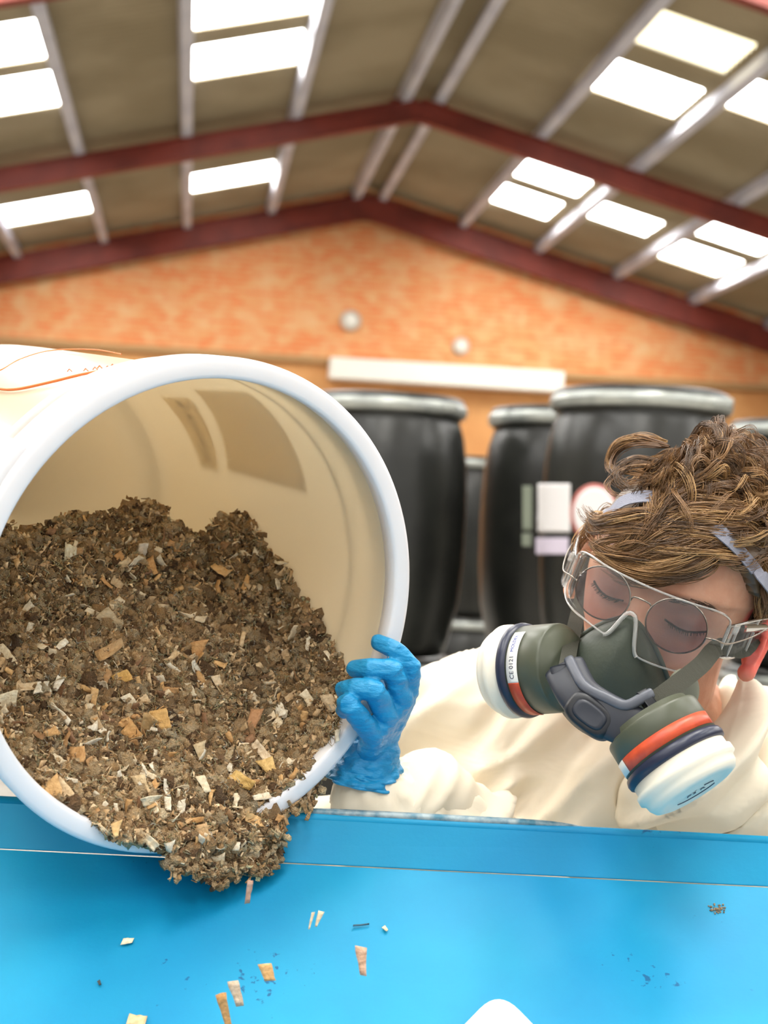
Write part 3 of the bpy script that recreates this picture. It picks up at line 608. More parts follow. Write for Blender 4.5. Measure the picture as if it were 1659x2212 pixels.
big = [('curled_chip', 235, 1410, 32, 56, 2.0, .8, (.60, .38, .18), 'rolled tan strip lying upper left of the heap centre'), ('flat_chip', 428, 1407, 36, 40, .2, .2, (.66, .36, .14), 'square orange chip standing right of the rolled tan strip'),
 ('curled_chip', 317, 1568, 24, 72, .15, .9, (.74, .48, .22), 'long upright curled orange strip near the heap centre'), ('flat_chip', 352, 1554, 38, 38, .2, .25, (.74, .45, .16), 'square bright orange chip touching the long curled strip'),
 ('flat_chip', 285, 1585, 34, 34, .8, .2, (.68, .38, .14), 'orange chip partly under the long curled strip'), ('flat_chip', 165, 1632, 38, 32, .1, .2, (.66, .38, .16), 'wide orange brown chip at lower left of the heap'),
 ('torn_chip', 110, 1712, 50, 46, .6, .3, (.74, .46, .20), 'large torn orange chip above the lower left rim'), ('torn_chip', 140, 1705, 30, 40, 1.1, .3, (.82, .62, .38), 'pale tan chip beside the large torn orange chip'),
 ('torn_chip', 590, 1665, 36, 52, .35, .3, (.82, .56, .22), 'yellow orange pointed chip at the right of the heap'), ('torn_chip', 310, 1693, 30, 36, .1, .2, (.84, .64, .38), 'pale square chip low in the middle of the heap'),
 ('flat_chip', 153, 1187, 36, 22, 1.5, .2, (.84, .76, .56), 'oval cream flake near the top left crest'), ('torn_chip', 304, 1192, 20, 32, .1, .2, (.84, .74, .6), 'upright cream flake below the middle crest'),
 ('torn_chip', 330, 1222, 26, 38, .5, .3, (.66, .38, .16), 'pointed orange chip below the upright cream flake'), ('flat_chip', 235, 1338, 34, 44, .7, .2, (.60, .46, .28), 'dull tan square chip high on the left of the heap'),
 ('flat_chip', 5, 1412, 36, 40, .3, .2, (.78, .66, .46), 'dull cream chip cut by the left photo edge'), ('torn_chip', 10, 1515, 44, 38, 1.4, .3, (.92, .82, .60), 'bright cream chip at the left photo edge'),
 ('triangular_chip', 97, 1482, 12, 22, .0, .1, (.94, .88, .74), 'small white triangular flake left of the heap centre'), ('triangular_chip', 128, 1480, 16, 28, -.5, .1, (.94, .88, .74), 'white pointed flake right next to the small white triangle'),
 ('curled_chip', 134, 1541, 14, 46, 1.1, .5, (.92, .84, .68), 'narrow white strip left of the long curled orange strip'), ('curled_chip', 60, 1485, 16, 50, 1.8, .6, (.74, .56, .34), 'tan curl at far left above the bright cream chip'),
 ('torn_chip', 200, 1515, 18, 44, -.4, .4, (.74, .46, .2), 'narrow orange chip between white flakes and heap centre'), ('torn_chip', 545, 1560, 26, 52, -.1, .3, (.50, .26, .12), 'dark reddish brown chip right of the heap centre'),
 ('torn_chip', 265, 1465, 34, 22, .4, .3, (.76, .46, .14), 'small bright orange chip above the heap centre'), ('flat_chip', 365, 1738, 14, 26, 0, .2, (.93, .84, .66), 'upright white oval flake low above the front rim'),
 ('flat_chip', 388, 1742, 18, 24, .3, .2, (.93, .84, .66), 'white oval flake just right of its upright twin'), ('torn_chip', 318, 1732, 48, 20, .1, .3, (.90, .78, .56), 'wide cream flake low above the front rim'),
 ('torn_chip', 440, 1697, 22, 34, .1, .2, (.86, .74, .52), 'cream flake low and right of the middle'), ('torn_chip', 522, 1690, 34, 46, .8, .5, (.78, .52, .18), 'yellow chip with ragged tips low on the right'),
 ('curled_chip', 565, 1625, 20, 46, .9, .6, (.88, .70, .48), 'pale pink curl above the yellow orange pointed chip'), ('flat_chip', 435, 1622, 30, 34, .3, .3, (.66, .52, .32), 'round dull tan flake right below the heap centre'),
 ('torn_chip', 210, 1560, 24, 30, .2, .2, (.58, .42, .24), 'brown square flake left of the square bright orange chip'), ('torn_chip', 710, 1520, 26, 34, .2, .2, (.62, .46, .28), 'tan flake near the fingertips of the blue glove'),
 ('flat_chip', 278, 1511, 24, 24, .4, .2, (.88, .76, .56), 'cream flake directly above the long curled strip'), ('flat_chip', 667, 1507, 20, 26, .7, .2, (.84, .72, .52), 'cream flake left of the fingertips'),
 ('flat_chip', 660, 1727, 26, 44, .1, .4, (.74, .50, .30), 'translucent tan chip hanging over the right rim'), ('flat_chip', 250, 1795, 26, 26, .3, .3, (.82, .54, .24), 'orange flake resting on the lower left inside of the rim'),
 ('torn_chip', 330, 1822, 34, 18, -.7, .3, (.90, .76, .54), 'cream flake at the front edge of the spill'), ('torn_chip', 440, 1800, 22, 34, .2, .3, (.74, .48, .24), 'orange flake on the spill above the hopper'),
 ('torn_chip', 470, 1470, 20, 20, .2, .3, (.82, .64, .42), 'tan round flake right above the heap centre')]
for nm, u, v, w, l, a, cu, c, lab in big: chip_at(nm, u, v, w*1.15, l*1.15, a, cu*1.5, c, lab, 'larger chips in the heap', lift=.0095)
kinds = [('orange_chip', tans, 'small orange brown chip lying loose in the brown heap', 'orange chips in the heap'), ('cream_flake', creams, 'small pale cream flake lying loose in the brown heap', 'cream flakes in the heap'), ('brown_chip', dkb, 'small dark reddish brown chip lying loose in the brown heap', 'dark chips in the heap')]
for k in range(300-len(big)):
    u, v = sample(); 
    if v < 1420 and rng.random() < .35: u, v = sample()
    nm, pool, lab, grp = kinds[rng.choice(3, p=[.45, .43, .12])]
    chip_at(nm, u, v, rng.uniform(12, 26), rng.uniform(16, 38), rng.uniform(0, 6.28), rng.uniform(-1.1, 1.1), tuple(pool[rng.integers(len(pool))]*rng.uniform(.85, 1.08)), lab, grp, lift=rng.uniform(.0065, .010), tilt=.6, jag=.4)
# falling pieces
fall = [('falling_chip', 537, 1926, 14, 52, 0, .5, (.62, .38, .28), 'thin pinkish sliver falling just below the spill', 1.02), ('falling_flake', 672, 1989, 8, 34, .1, .3, (.70, .60, .42), 'left thin flake of the falling pair above the chute', 1.02),
 ('falling_flake', 688, 1985, 14, 34, -.3, .3, (.72, .62, .44), 'right wider flake of the falling pair above the chute', 1.02), ('falling_chip', 577, 2100, 34, 36, 0, .3, (.74, .44, .18), 'square orange chip falling in front of the chute', 1.0),
 ('falling_chip', 782, 2076, 28, 58, -.15, .5, (.60, .38, .26), 'elongated reddish chip falling furthest to the right', 1.0), ('falling_flake', 511, 2146, 28, 54, .1, .5, (.58, .46, .34), 'grey tan flake falling above the long orange sliver', 1.0),
 ('falling_chip', 487, 2186, 26, 88, .2, .6, (.68, .36, .13), 'long orange sliver falling near the bottom photo edge', 1.0)]
for nm, u, v, w, l, a, cu, c, lab, d in fall: chip_at(nm, u, v, w, l, a, cu, c, lab, 'chips falling from the bucket', depth=d, tilt=.2)
def lying(u, v, w, l, a, c, lab):
    p = on_chute(u, v, .002); y = nrm(ax1*math.cos(a)+ax2*math.sin(a)); d = (p-EYE)@F; M = np.stack([np.cross(y, nc), y, nc], 1); chip_obj('loose_flake', p, M, w*d/FPX*1.3, l*d/FPX, .1, c, lab, 'flakes lying on the chute')
lying(276, 2037, 16, 22, .2, (.92, .84, .62), 'pale cream flake lying on the left of the blue chute'); lying(832, 2010, 9, 14, .8, (.90, .72, .48), 'tiny tan flake lying mid chute')
lying(296, 2208, 24, 40, .1, (.80, .6, .35), 'tan flake cut by the bottom photo edge'); lying(215, 2127, 6, 12, .8, (.05, .06, .06), 'tiny black speck on the left of the chute'); lying(780, 2002, 4, 34, .1, (.03, .10, .16), 'thin dark thread lying on the chute')
mb = MB()
for k in range(60):
    p = on_chute(1549+rng.normal(0, 8), 1965+rng.normal(0, 4.5), .0005); mb.add(p+(I0*rng.uniform(.0004, .0009))@rmat().T, F0, (*(np.array((.6, .46, .30))*rng.uniform(.7, 1.2)), 1))
o = mb.build('brown_crumbs', M_fluff, colattr=True); setp(o, 'small patch of brown crumbs stuck on the right of the chute', 'crumbs', kind='stuff')

#@@ PERSON
HO = EYE+np.array([.4, 1.241, -.027])
HR = np.array([[.837, .483, .257], [-.413, .866, -.282], [-.359, .13, .924]])
def H(p): return HO+np.asarray(p, float)@HR.T
person = empty('person', (W(1250, 1900, 1.42)[0], W(1250, 1900, 1.42)[1], .0), 'person in white coverall and goggles leaning over to grip the bucket rim', 'person')
# ---- head shape (local: x person's left, -y face, z up)
def head_pts(nu=150, nv=110):
    th = np.linspace(.03, np.pi-.03, nv); ph = np.linspace(0, 2*np.pi, nu, endpoint=False)
    D = np.stack([np.sin(th)[:, None]*np.cos(ph), np.sin(th)[:, None]*np.sin(ph), np.cos(th)[:, None]*np.ones(nu)], -1)
    c = np.array([0, .006, .018]); rad = np.where(D[..., 2:3] > 0, np.array([.074, .098, .098]), np.array([.071, .095, .130]))
    P = D*rad
    z = P[..., 2]; low = np.clip(-z/.14, 0, 1)
    P[..., 0] *= 1-.32*low**1.5
    back_ = np.clip(P[..., 1]/.096, 0, 1); P[..., 1] -= back_*low*.075            # jaw has no back
    P[..., 1] *= np.where(P[..., 1] < 0, .93, 1)
    P = P+c; P[..., 0] *= np.where(P[..., 0] < 0, 1-.15*np.clip((P[..., 2]-.01)/.06, 0, 1), 1)
    x, y, z = P[..., 0], P[..., 1], P[..., 2]; fr = np.clip(-y/.06, 0, 1)
    g = lambda cx, cz, sx, sz: np.exp(-((x-cx)/sx)**2-((z-cz)/sz)**2)*fr
    dy = np.zeros_like(x)
    dy -= .007*g(0, .022, .05, .011)                       # brow
    dy -= .004*(g(.03, .02, .018, .008)+g(-.03, .02, .018, .008))
    dy += .012*(g(.033, 0, .018, .012)+g(-.033, 0, .018, .012))   # sockets
    dy -= .010*(g(.033, -.001, .012, .008)+g(-.033, -.001, .012, .008))  # closed lid bulge
    dy -= .009*g(0, -.005, .008, .016); dy -= .022*g(0, -.032, .011, .018); dy -= .010*g(0, -.043, .016, .009)  # nose
    dy -= .005*(g(.042, -.032, .018, .016)+g(-.042, -.032, .018, .016))  # cheekbones
    dy -= .006*g(0, -.072, .022, .009); dy += .003*g(0, -.073, .02, .002); dy -= .008*g(0, -.098, .02, .012)
    P[..., 1] = y+dy
    return P
HP = head_pts(); V_, F_ = grid(HP, close_v=False) if False else grid(HP, close_v=True)
nvh, nuh = HP.shape[:2]
mb = MB(); mb.add(H(V_), F_+[tuple(range(nuh-1, -1, -1)), tuple((nvh-1)*nuh+i for i in range(nuh))])
# ears
def ear(sx):
    P = [(.0, -.003, -.029), (.001, .008, -.023), (.003, .019, -.008), (.005, .024, .010), (.004, .018, .024), (.002, .006, .029), (0, -.006, .022), (-.002, -.010, .008)]
    P = np.array(P); P = P*[1, 1, 1.05]; P[:, 0] *= 1
    base = np.array([.077*sx if sx > 0 else -.068, .006 if sx > 0 else .016, -.006]); out = []
    Q = P.copy(); Q[:, 0] = (Q[:, 0]+.009)*sx
    out.append(capsule(H(base+Q), np.array([.0080, .0062, .0046, .0042, .004, .004, .0038, .003]), 10, 4))
    M = HR@np.array([[math.cos(.45*sx), -math.sin(.45*sx), 0], [math.sin(.45*sx), math.cos(.45*sx), 0], [0, 0, 1]])
    out.append(ellipsoid(H(base+[.005*sx, .006, -.004]), (.004, .021, .028), M, 20, 14))
    out.append(capsule(H(base+np.array([[.003*sx, -.004, -.004], [.010*sx, .006, .006], [.011*sx, .012, .014]])), np.array([.003, .003, .0028]), 8, 4))
    out.append(capsule(H(base+np.array([[.001*sx, -.010, -.008], [.006*sx, -.010, -.012], [.007*sx, -.004, -.022]])), np.array([.004, .0035, .004]), 8, 4))
    return out
for s in (1, -1):
    for e in ear(s): mb.add(*e)
# neck, torso, arms (skin under the clothes)
NB = W(1525, 1655, 1.45); SL_ = W(1640, 1880, 1.50); SR_ = W(1040, 1610, 1.42); EL_ = W(1120, 1990, 1.36)
WR_ = W(796, 1660, 1.214); HIP = W(1640, 2500, 1.75)
mb.add(*capsule([H((.008, .03, -.03)), H((.018, .045, -.10)), NB, NB*.8+HIP*.2], np.array([.052, .050, .055, .06]), 24))
mb.add(*capsule([SR_, NB*.55+SR_*.45, NB, NB*.5+SL_*.5, SL_], np.array([.05, .050, .050, .040, .036]), 24))
CHS = NB*.6+HIP*.4; mb.add(*capsule([NB*.8+HIP*.2, CHS, HIP], np.array([.09, .115, .12]), 28))
mb.add(*capsule([SR_, EL_, EL_*.45+WR_*.55, WR_], np.array([.045, .036, .027, .016]), 20))
EL2 = SL_+np.array([.05, -.03, -.28]); HND2 = BC-Bn*.30+np.array([.06, .05, -.20])
mb.add(*capsule([SL_, EL2], np.array([.045, .036]), 20))
# hip/legs down to floor
for sx in (-1, 1):
    hp_ = HIP+np.array([.09*sx, 0, -.02]); mb.add(*capsule([hp_, np.array([hp_[0], hp_[1]-.04, .50]), np.array([hp_[0], hp_[1]+.02, .09])], np.array([.078, .052, .036]), 20))
    mb.add(*capsule([np.array([hp_[0], hp_[1]+.03, .04]), np.array([hp_[0]-.02, hp_[1]-.16, .03])], np.array([.036, .028]), 16))
# bare hand (under the glove) : joints from photo
FG = {'index': ([(856, 1555, 1.205), (882, 1494, 1.190), (889, 1441, 1.172), (853, 1405, 1.165), (817, 1388, 1.172)], [.0085, .0078, .0072, .0068, .0058]),
      'middle': ([(830, 1580, 1.198), (868, 1512, 1.180), (846, 1447, 1.158), (800, 1444, 1.158), (768, 1446, 1.168)], [.009, .0085, .0083, .0078, .0068]),
      'ring': ([(812, 1600, 1.194), (838, 1550, 1.174), (808, 1491, 1.148), (766, 1487, 1.150), (742, 1490, 1.162)], [.009, .0085, .0082, .0074, .0064]),
      'little': ([(796, 1620, 1.192), (806, 1590, 1.170), (772, 1545, 1.150), (750, 1517, 1.140), (744, 1533, 1.158)], [.009, .0084, .0078, .0070, .0060])}
TH = ([(815, 1630, 1.215), (836, 1585, 1.230), (856, 1530, 1.240), (850, 1475, 1.232)], [.010, .0095, .0085, .0072])
PALM = [(W(*p[1:], ) if False else W(*p), r) for p, r in []]
def hand(mb, k=1., grow=0.):
    for P, r in list(FG.values())+[TH]: mb.add(*capsule([W(*p) for p in P], np.array(r)*k+grow, 16, 6))
    for a in range(3):
        ks = list(FG.values()); p0, p1 = ks[a][0], ks[a+1][0]
        mb.add(*capsule([(W(*p0[1])+W(*p1[1]))/2, (W(*p0[0])+W(*p1[0]))/2, W(800, 1640, 1.21)], np.array([.0075, .0105, .0125])*k+grow, 16, 5))
    mb.add(*capsule([W(858, 1535, 1.200), W(820, 1590, 1.208), W(800, 1640, 1.212)], np.array([.0095, .013, .016])*k+grow, 16, 5))
    mb.add(*capsule([W(842, 1555, 1.196), W(808, 1605, 1.204), W(797, 1650, 1.212)], np.array([.0125, .0125, .0165])*k+grow, 16, 5))
hand(mb, .9)
M_skin = mat('skin', (1, 1, 1, 1), .5, attr='Col', var=(.9, .82, .78, 1), vscale=60, sss=.25, bump=.06, bscale=500)
skin = remeshed(mb, 'body', .0022, 3, M_skin, person)
V_ = verts(skin)+wloc(person); hl = (V_-HO)@HR
C = np.tile(np.array([.62, .33, .215, 1]), (len(V_), 1))
ed = np.linalg.norm((hl-[.082, .012, -.006])*[1, 1, .75], axis=1); k = np.clip((.036-ed)/.012, 0, 1)[:, None]; C[:, :3] = C[:, :3]*(1-k)+np.array([.80, .16, .12])*k
for sx in (-1, 1):  # eyelid shading painted as dark purplish skin round the eyes, ruddy cheeks
    e = np.exp(-((hl[:, 0]-.034*sx)/.022)**2-((hl[:, 2]+.004)/.017)**2)*(hl[:, 1] < -.04); C[:, :3] = C[:, :3]*(1-.6*e[:, None])+np.array([.22, .12, .13])*.6*e[:, None]
    e = np.exp(-((hl[:, 0]-.04*sx)/.02)**2-((hl[:, 2]+.036)/.016)**2)*(hl[:, 1] < -.03); C[:, :3] = C[:, :3]*(1-.5*e[:, None])+np.array([.62, .22, .18])*.5*e[:, None]
setcol(skin, C)
def face_y(x, z):   # front surface depth at local x,z
    m = (hl[:, 1] < -.02) & (abs(hl[:, 0]-x) < .006) & (abs(hl[:, 2]-z) < .006); return hl[m, 1].min() if m.any() else -.09
M_brow = mat('brown_brow_hair', srgb(62, 44, 32), .8); M_lash = mat('dark_lashes', srgb(30, 22, 20), .8)
for sx in (-1, 1):
    mb = MB()
    for k in range(70):
        t = rng.random(); x = (.016+.034*t)*sx; z = .0135+.006*math.sin(t*2.4)+rng.normal(0, .0012); y = face_y(x, z)-.0006
        d = np.array([sx*.8, 0, .35-.5*t]); mb.add(*tube(H(np.array([[x, y, z], [x+d[0]*.0035, y-.001, z+d[2]*.003], [x+d[0]*.007, y+.0002, z+d[2]*.005]])), [.0003, .0003, .0001], 3, caps=False))
    mb.build('eyebrow', M_brow, person)
    mb = MB(); xs_ = np.linspace(.018, .049, 22)
    P = [(x*sx, face_y(x*sx, -.0045-.004*math.sin((x-.018)/.031*math.pi))-.0004, -.0045-.004*math.sin((x-.018)/.031*math.pi)) for x in xs_]
    mb.add(*tube(H(P), .0009, 6))
    for p in P[2:-1]:
        for q in range(2): mb.add(*tube(H(np.array([p, np.array(p)+[0.001*sx, -.003, -.0015], np.array(p)+[.0015*sx, -.006, -.0015]])+rng.normal(0, .0004, 3)), [.0003, .00025, .0001], 3, caps=False))
    mb.build('eyelashes', M_lash, person)
# ---- coverall
def covmat():
    m = mat('white_nonwoven_coverall', srgb(232, 221, 200), .75); nt = m.node_tree; N = nt.nodes; L = nt.links; p = N['Principled BSDF']
    tc = N.new('ShaderNodeTexCoord'); mp = N.new('ShaderNodeMapping'); mp.inputs['Rotation'].default_value = (.3, .7, .4); mp.inputs['Scale'].default_value = (1, 1, 2.2); L.new(tc.outputs['Object'], mp.inputs[0])
    v = N.new('ShaderNodeTexVoronoi'); v.feature = 'DISTANCE_TO_EDGE'; v.inputs['Scale'].default_value = 9; 
    n = N.new('ShaderNodeTexNoise'); n.inputs['Scale'].default_value = 7; n.inputs['Detail'].default_value = 3; n.inputs['Distortion'].default_value = .8; L.new(mp.outputs[0], n.inputs['Vector']); L.new(n.outputs['Color'], v.inputs['Vector'])
    b = N.new('ShaderNodeBump'); b.inputs['Strength'].default_value = .35; b.inputs['Distance'].default_value = .01; L.new(n.outputs[0], b.inputs['Height'])
    L.new(b.outputs[0], p.inputs['Normal']); p.inputs['Subsurface Weight'].default_value = .0; return m
M_cov = covmat()
mb = MB()
SRc = W(1010, 1585, 1.42)
mb.add(*capsule([SRc, NB*.5+SRc*.5, NB+np.array([0, 0, -.03])], np.array([.072, .085, .085]), 28))
mb.add(*capsule([NB+np.array([0, .02, -.03]), SL_], np.array([.074, .068]), 28))
mb.add(*capsule([W(1500, 1690, 1.45), W(1300, 1720, 1.42), W(1120, 1740, 1.42)], np.array([.085, .1, .08]), 28))
mb.add(*capsule([CHS, HIP], np.array([.17, .15]), 32)); mb.add(*capsule([NB*.8+CHS*.2+np.array([-.04, 0, -.03]), CHS], np.array([.10, .165]), 32))
mb.add(*capsule([SRc, W(1060, 1760, 1.40), EL_], np.array([.074, .068, .058]), 24))
mb.add(*capsule([EL_, W(1040, 1880, 1.31), W(930, 1780, 1.26), W(850, 1735, 1.232), W(812, 1712, 1.218)], np.array([.058, .052, .045, .032, .022]), 24))
mb.add(*capsule([SL_, EL2], np.array([.082, .066]), 24))
for sx in (-1, 1):
    hp_ = HIP+np.array([.09*sx, 0, -.02]); mb.add(*capsule([hp_, np.array([hp_[0], hp_[1]-.04, .50]), np.array([hp_[0], hp_[1]+.02, .13])], np.array([.11, .085, .07]), 20))
# collar and folded hood around the neck
mb.add(*capsule([W(1590, 1500, 1.46), W(1600, 1600, 1.45), W(1600, 1720, 1.40), W(1500, 1760, 1.37)], np.array([.022, .038, .045, .03]), 20))
mb.add(*capsule([W(1580, 1480, 1.48), W(1590, 1570, 1.48), W(1610, 1660, 1.48)], np.array([.02, .032, .04]), 20))
mb.add(*capsule([W(1608, 1478, 1.31), W(1604, 1560, 1.285), W(1585, 1640, 1.27), W(1520, 1700, 1.27), W(1430, 1740, 1.30)], np.array([.014, .022, .030, .034, .034]), 20))
mb.add(*capsule([W(1598, 1540, 1.36), W(1602, 1630, 1.34), W(1600, 1740, 1.33)], np.array([.020, .032, .05]), 20))
mb.add(*capsule([W(930, 1860, 1.37), W(760, 1860, 1.38), W(640, 1870, 1.38)], np.array([.07, .068, .06]), 20))
cov = remeshed(mb, 'coverall', .0042, 14, M_cov, person, .6)
V_ = verts(cov); Nn = vnormals(cov); Wv = V_+wloc(person); pr = proj(Wv)
# folds run from upper right to lower left, as the cloth is pulled by the raised arm
fd = np.zeros(len(V_)); 
for i in range(len(V_)):
    u, v, d = pr[i]
    if not (650 < u < 1800 and 1350 < v < 1950): continue
    p = Wv[i]; a = (p@R)*.80+(p@U)*(-.60)*-1; b = (p@R)*.60*-1+(p@U)*.80
    # a: along fold, b: across fold
    al = (p@R)*.74+(p@U)*.67; ac = -(p@R)*.67+(p@U)*.74
    w1 = noise.noise(Vector((al*5, ac*22, p[1]*4))); w2 = noise.noise(Vector((al*9+5, ac*40, p[1]*6)))
    x2 = (p@R)*.3+(p@U)*.95; y2 = -(p@R)*.95+(p@U)*.3; w3 = noise.noise(Vector((x2*6, y2*17, 3.)))
    fd[i] = (1-abs(w1)*2.6)*.018+(1-abs(w2)*2.6)*.007+(1-abs(w3)*2.4)*.005-.008
setverts(cov, V_+Nn*fd[:, None])
# sleeve cuff: a gathered cone from wrist down to forearm
def ring_tube(cs, rs, n=48, wr=.0, seed=0, flat=1., th=.0006, m=None, name='', par=None, axis_up=None, phase=0):
    T, A, B = frames(np.array(cs)); t = np.linspace(0, 2*np.pi, n, endpoint=False); G = []
    for i, (c, r) in enumerate(zip(cs, rs)):
        rr = r*(1+wr*np.array([noise.noise(Vector((math.cos(a)*3.2+seed, math.sin(a)*3.2, i*.45))) for a in t]))
        G.append(c+rr[:, None]*(np.cos(t)[:, None]*A[i]+flat*np.sin(t)[:, None]*B[i]))
    mb = MB(); mb.add(*grid(np.array(G), close_v=True)); o = mb.build(name, m, par); s = o.modifiers.new('s', 'SOLIDIFY'); s.thickness = th; s.offset = 0; return o
def spl(P, n):
    P = np.array(P, float); out = []
    for x in np.linspace(0, len(P)-1, n):
        i = min(int(x), len(P)-2); f = x-i; p0, p1, p2, p3 = P[max(i-1, 0)], P[i], P[i+1], P[min(i+2, len(P)-1)]
        out.append(.5*((2*p1)+(-p0+p2)*f+(2*p0-5*p1+4*p2-p3)*f*f+(-p0+3*p1-3*p2+p3)*f**3))
    return np.array(out)
cs = spl([W(797, 1664, 1.212), W(804, 1708, 1.214), W(835, 1752, 1.225), W(905, 1790, 1.25), W(1010, 1870, 1.30)], 26); rs = np.interp(np.linspace(0, 1, 26), [0, .12, .3, .5, .75, 1], [.020, .028, .037, .046, .050, .055])
ring_tube(cs, rs, 72, .13, 3, 1., .0008, M_cov, 'coverall_cuff', person)
# ---- glove
M_glove = mat('blue_nitrile', srgb(20, 136, 190), .45, bump=.35, bscale=90, stretch=(1, 1, 2.4), var=srgb(24, 146, 200), vscale=40)
mb = MB(); hand(mb, 1., .0006)
mb.add(*capsule([W(812, 1625, 1.208), W(800, 1655, 1.212)], np.array([.0195, .021]), 24))
glove = remeshed(mb, 'glove', .0011, 5, M_glove, person)
V_ = verts(glove); Nn = vnormals(glove); Wv = V_+wloc(person)
dsp = np.array([noise.noise(Vector(((p@R)*60, (p@U)*190, p[1]*60))) for p in Wv])*.0011; setverts(glove, V_+Nn*dsp[:, None])
cs = spl([W(812, 1602, 1.206), W(803, 1632, 1.208), W(795, 1665, 1.210), W(790, 1692, 1.210)], 22); rs = np.interp(np.linspace(0, 1, 22), [0, .3, .6, .9, 1], [.0175, .0215, .0265, .0300, .0302])
gc = ring_tube(cs, rs, 80, .16, 9, 1., .0007, M_glove, 'glove_cuff', glove)
T, A, B = frames(cs); t = np.linspace(0, 2*np.pi, 81)[:-1]
rr = rs[-1]*(1+.16*np.array([noise.noise(Vector((math.cos(a)*3.2+9, math.sin(a)*3.2, 21*.45))) for a in t]))
mb = MB(); mb.add(*tube(cs[-1]+rr[:, None]*(np.cos(t)[:, None]*A[-1]+np.sin(t)[:, None]*B[-1]), .0013, 8, closed=True)); mb.build('rolled_cuff', M_glove, glove)

#@@ HAIR
M_hair = mat('brown_hair', (1, 1, 1, 1), .42, attr='Col', spec=.6)
def scalp(d, lift=0.):
    """point on hair volume surface in direction d from scalp centre (local)"""
    c = np.array([0, .008, .028]); rad = np.array([.0755, .098, .0865]); p = c+d*(1/np.linalg.norm(d/rad)+lift)
    if p[0] < 0: p[0] *= 1-.15*min(max(p[2]-.01, 0)/.06, 1)
    return p
SCC = np.array([0, .008, .028])
mb = MB()
nu, nv = 80, 60; G = np.zeros((nv, nu, 3))
for i in range(nv):
    for j in range(nu):
        th = .02+i/(nv-1)*2.25; ph = 2*math.pi*j/nu; d = np.array([math.sin(th)*math.cos(ph), math.sin(th)*math.sin(ph), math.cos(th)])
        # hairline: front ends above the brow, sides above the ear
        frontness = max(0, -d[1]); 
        lim = .30+.62*(1-frontness)+0.0
        th2 = min(th, 0.95+1.3*(1-frontness)**1.0 if d[1] < 0 else 2.25)
        if abs(d[0]) > .5 and d[1] < .35: th2 = min(th2, 1.52)
        d = np.array([math.sin(th2)*math.cos(ph), math.sin(th2)*math.sin(ph), math.cos(th2)]); p = scalp(d); p = p+nrm(d)*(.004+.005*noise.noise(Vector(p*40)))
        G[i, j] = p if th2 >= th-1e-6 else scalp(d, -.008)
mb.add(*[H(grid(G, close_v=True)[0]), grid(G, close_v=True)[1]], (.13, .075, .035, 1))
hcol = np.array([(.20, .10, .037), (.14, .067, .025), (.30, .16, .06), (.085, .043, .018), (.46, .27, .11), (.22, .115, .044)])
def strand_lock(P, r0, n=14, w=.0004, spread=1.):
    """P local polyline (k,3) -> n strands"""
    k = len(P); T, A, B = frames(P); s = np.linspace(0, 1, k); prof = np.minimum(1, s*5+.25)*(1-s**3*.85)
    base = hcol[rng.integers(len(hcol))]
    for q in range(n):
        a = rng.uniform(0, 2*np.pi); rr = r0*math.sqrt(rng.random()); tw = rng.uniform(-1.5, 1.5); wob = rng.uniform(0, 6.28)
        ang_ = a+tw*s; off = (np.cos(ang_)[:, None]*A+np.sin(ang_)[:, None]*B)*(rr*prof)[:, None]+rng.normal(0, .0007, 3)*s[:, None]*2
        off += A*(.0006*np.sin(s*9+wob))[:, None]
        e = int(k*rng.uniform(.75, 1)); e = max(e, 5)
        mb.add(*tube(H(P[:e]+off[:e]), w*np.linspace(1, .45, e), 3, caps=False), (*np.minimum(base*rng.uniform(.75, 1.3), .9), 1))
def grow(d0, flow, L_, lift, curl_r=0., curl_n=0., k=20, r0=.0045, n=14, bend=None, lift_end=None):
    """lock rooted at scalp direction d0, sliding along flow, floating above the scalp"""
    p = scalp(nrm(d0)); P = []; ph = rng.uniform(0, 6.28); st = L_/(k-1); flow = np.array(flow, float)
    le = lift if lift_end is None else lift_end
    for i in range(k):
        s = i/(k-1); d = p-SCC; dn = nrm(d); f = flow+(np.array(bend)*s if bend is not None else 0); f = nrm(f-dn*(f@dn)); side = np.cross(f, dn)
        h = .003+(lift*(1-s)+le*s)*min(1, s*4)
        q = scalp(dn, h)+curl_r*min(1, s*3)*(math.cos(ph+curl_n*6.28*s)*side+math.sin(ph+curl_n*6.28*s)*dn)
        P.append(q); p = scalp(dn)+f*st
    strand_lock(np.array(P), r0, n)
def dirn(x, y, z): return np.array([x, y, z])/np.array([1, 1, 1])
HS = 1.
def spx(u, v, l):
    d = HR.T@ray(u, v); o = HR.T@(EYE-HO)-SCC; rad = np.array([.0755, .098, .0865])+l; dd, oo = d/rad, o/rad; a_, b_, c_ = dd@dd, dd@oo, oo@oo-1; t_ = (-b_-math.sqrt(max(b_*b_-a_*c_, 0)))/a_; return H(o+SCC+d*t_)
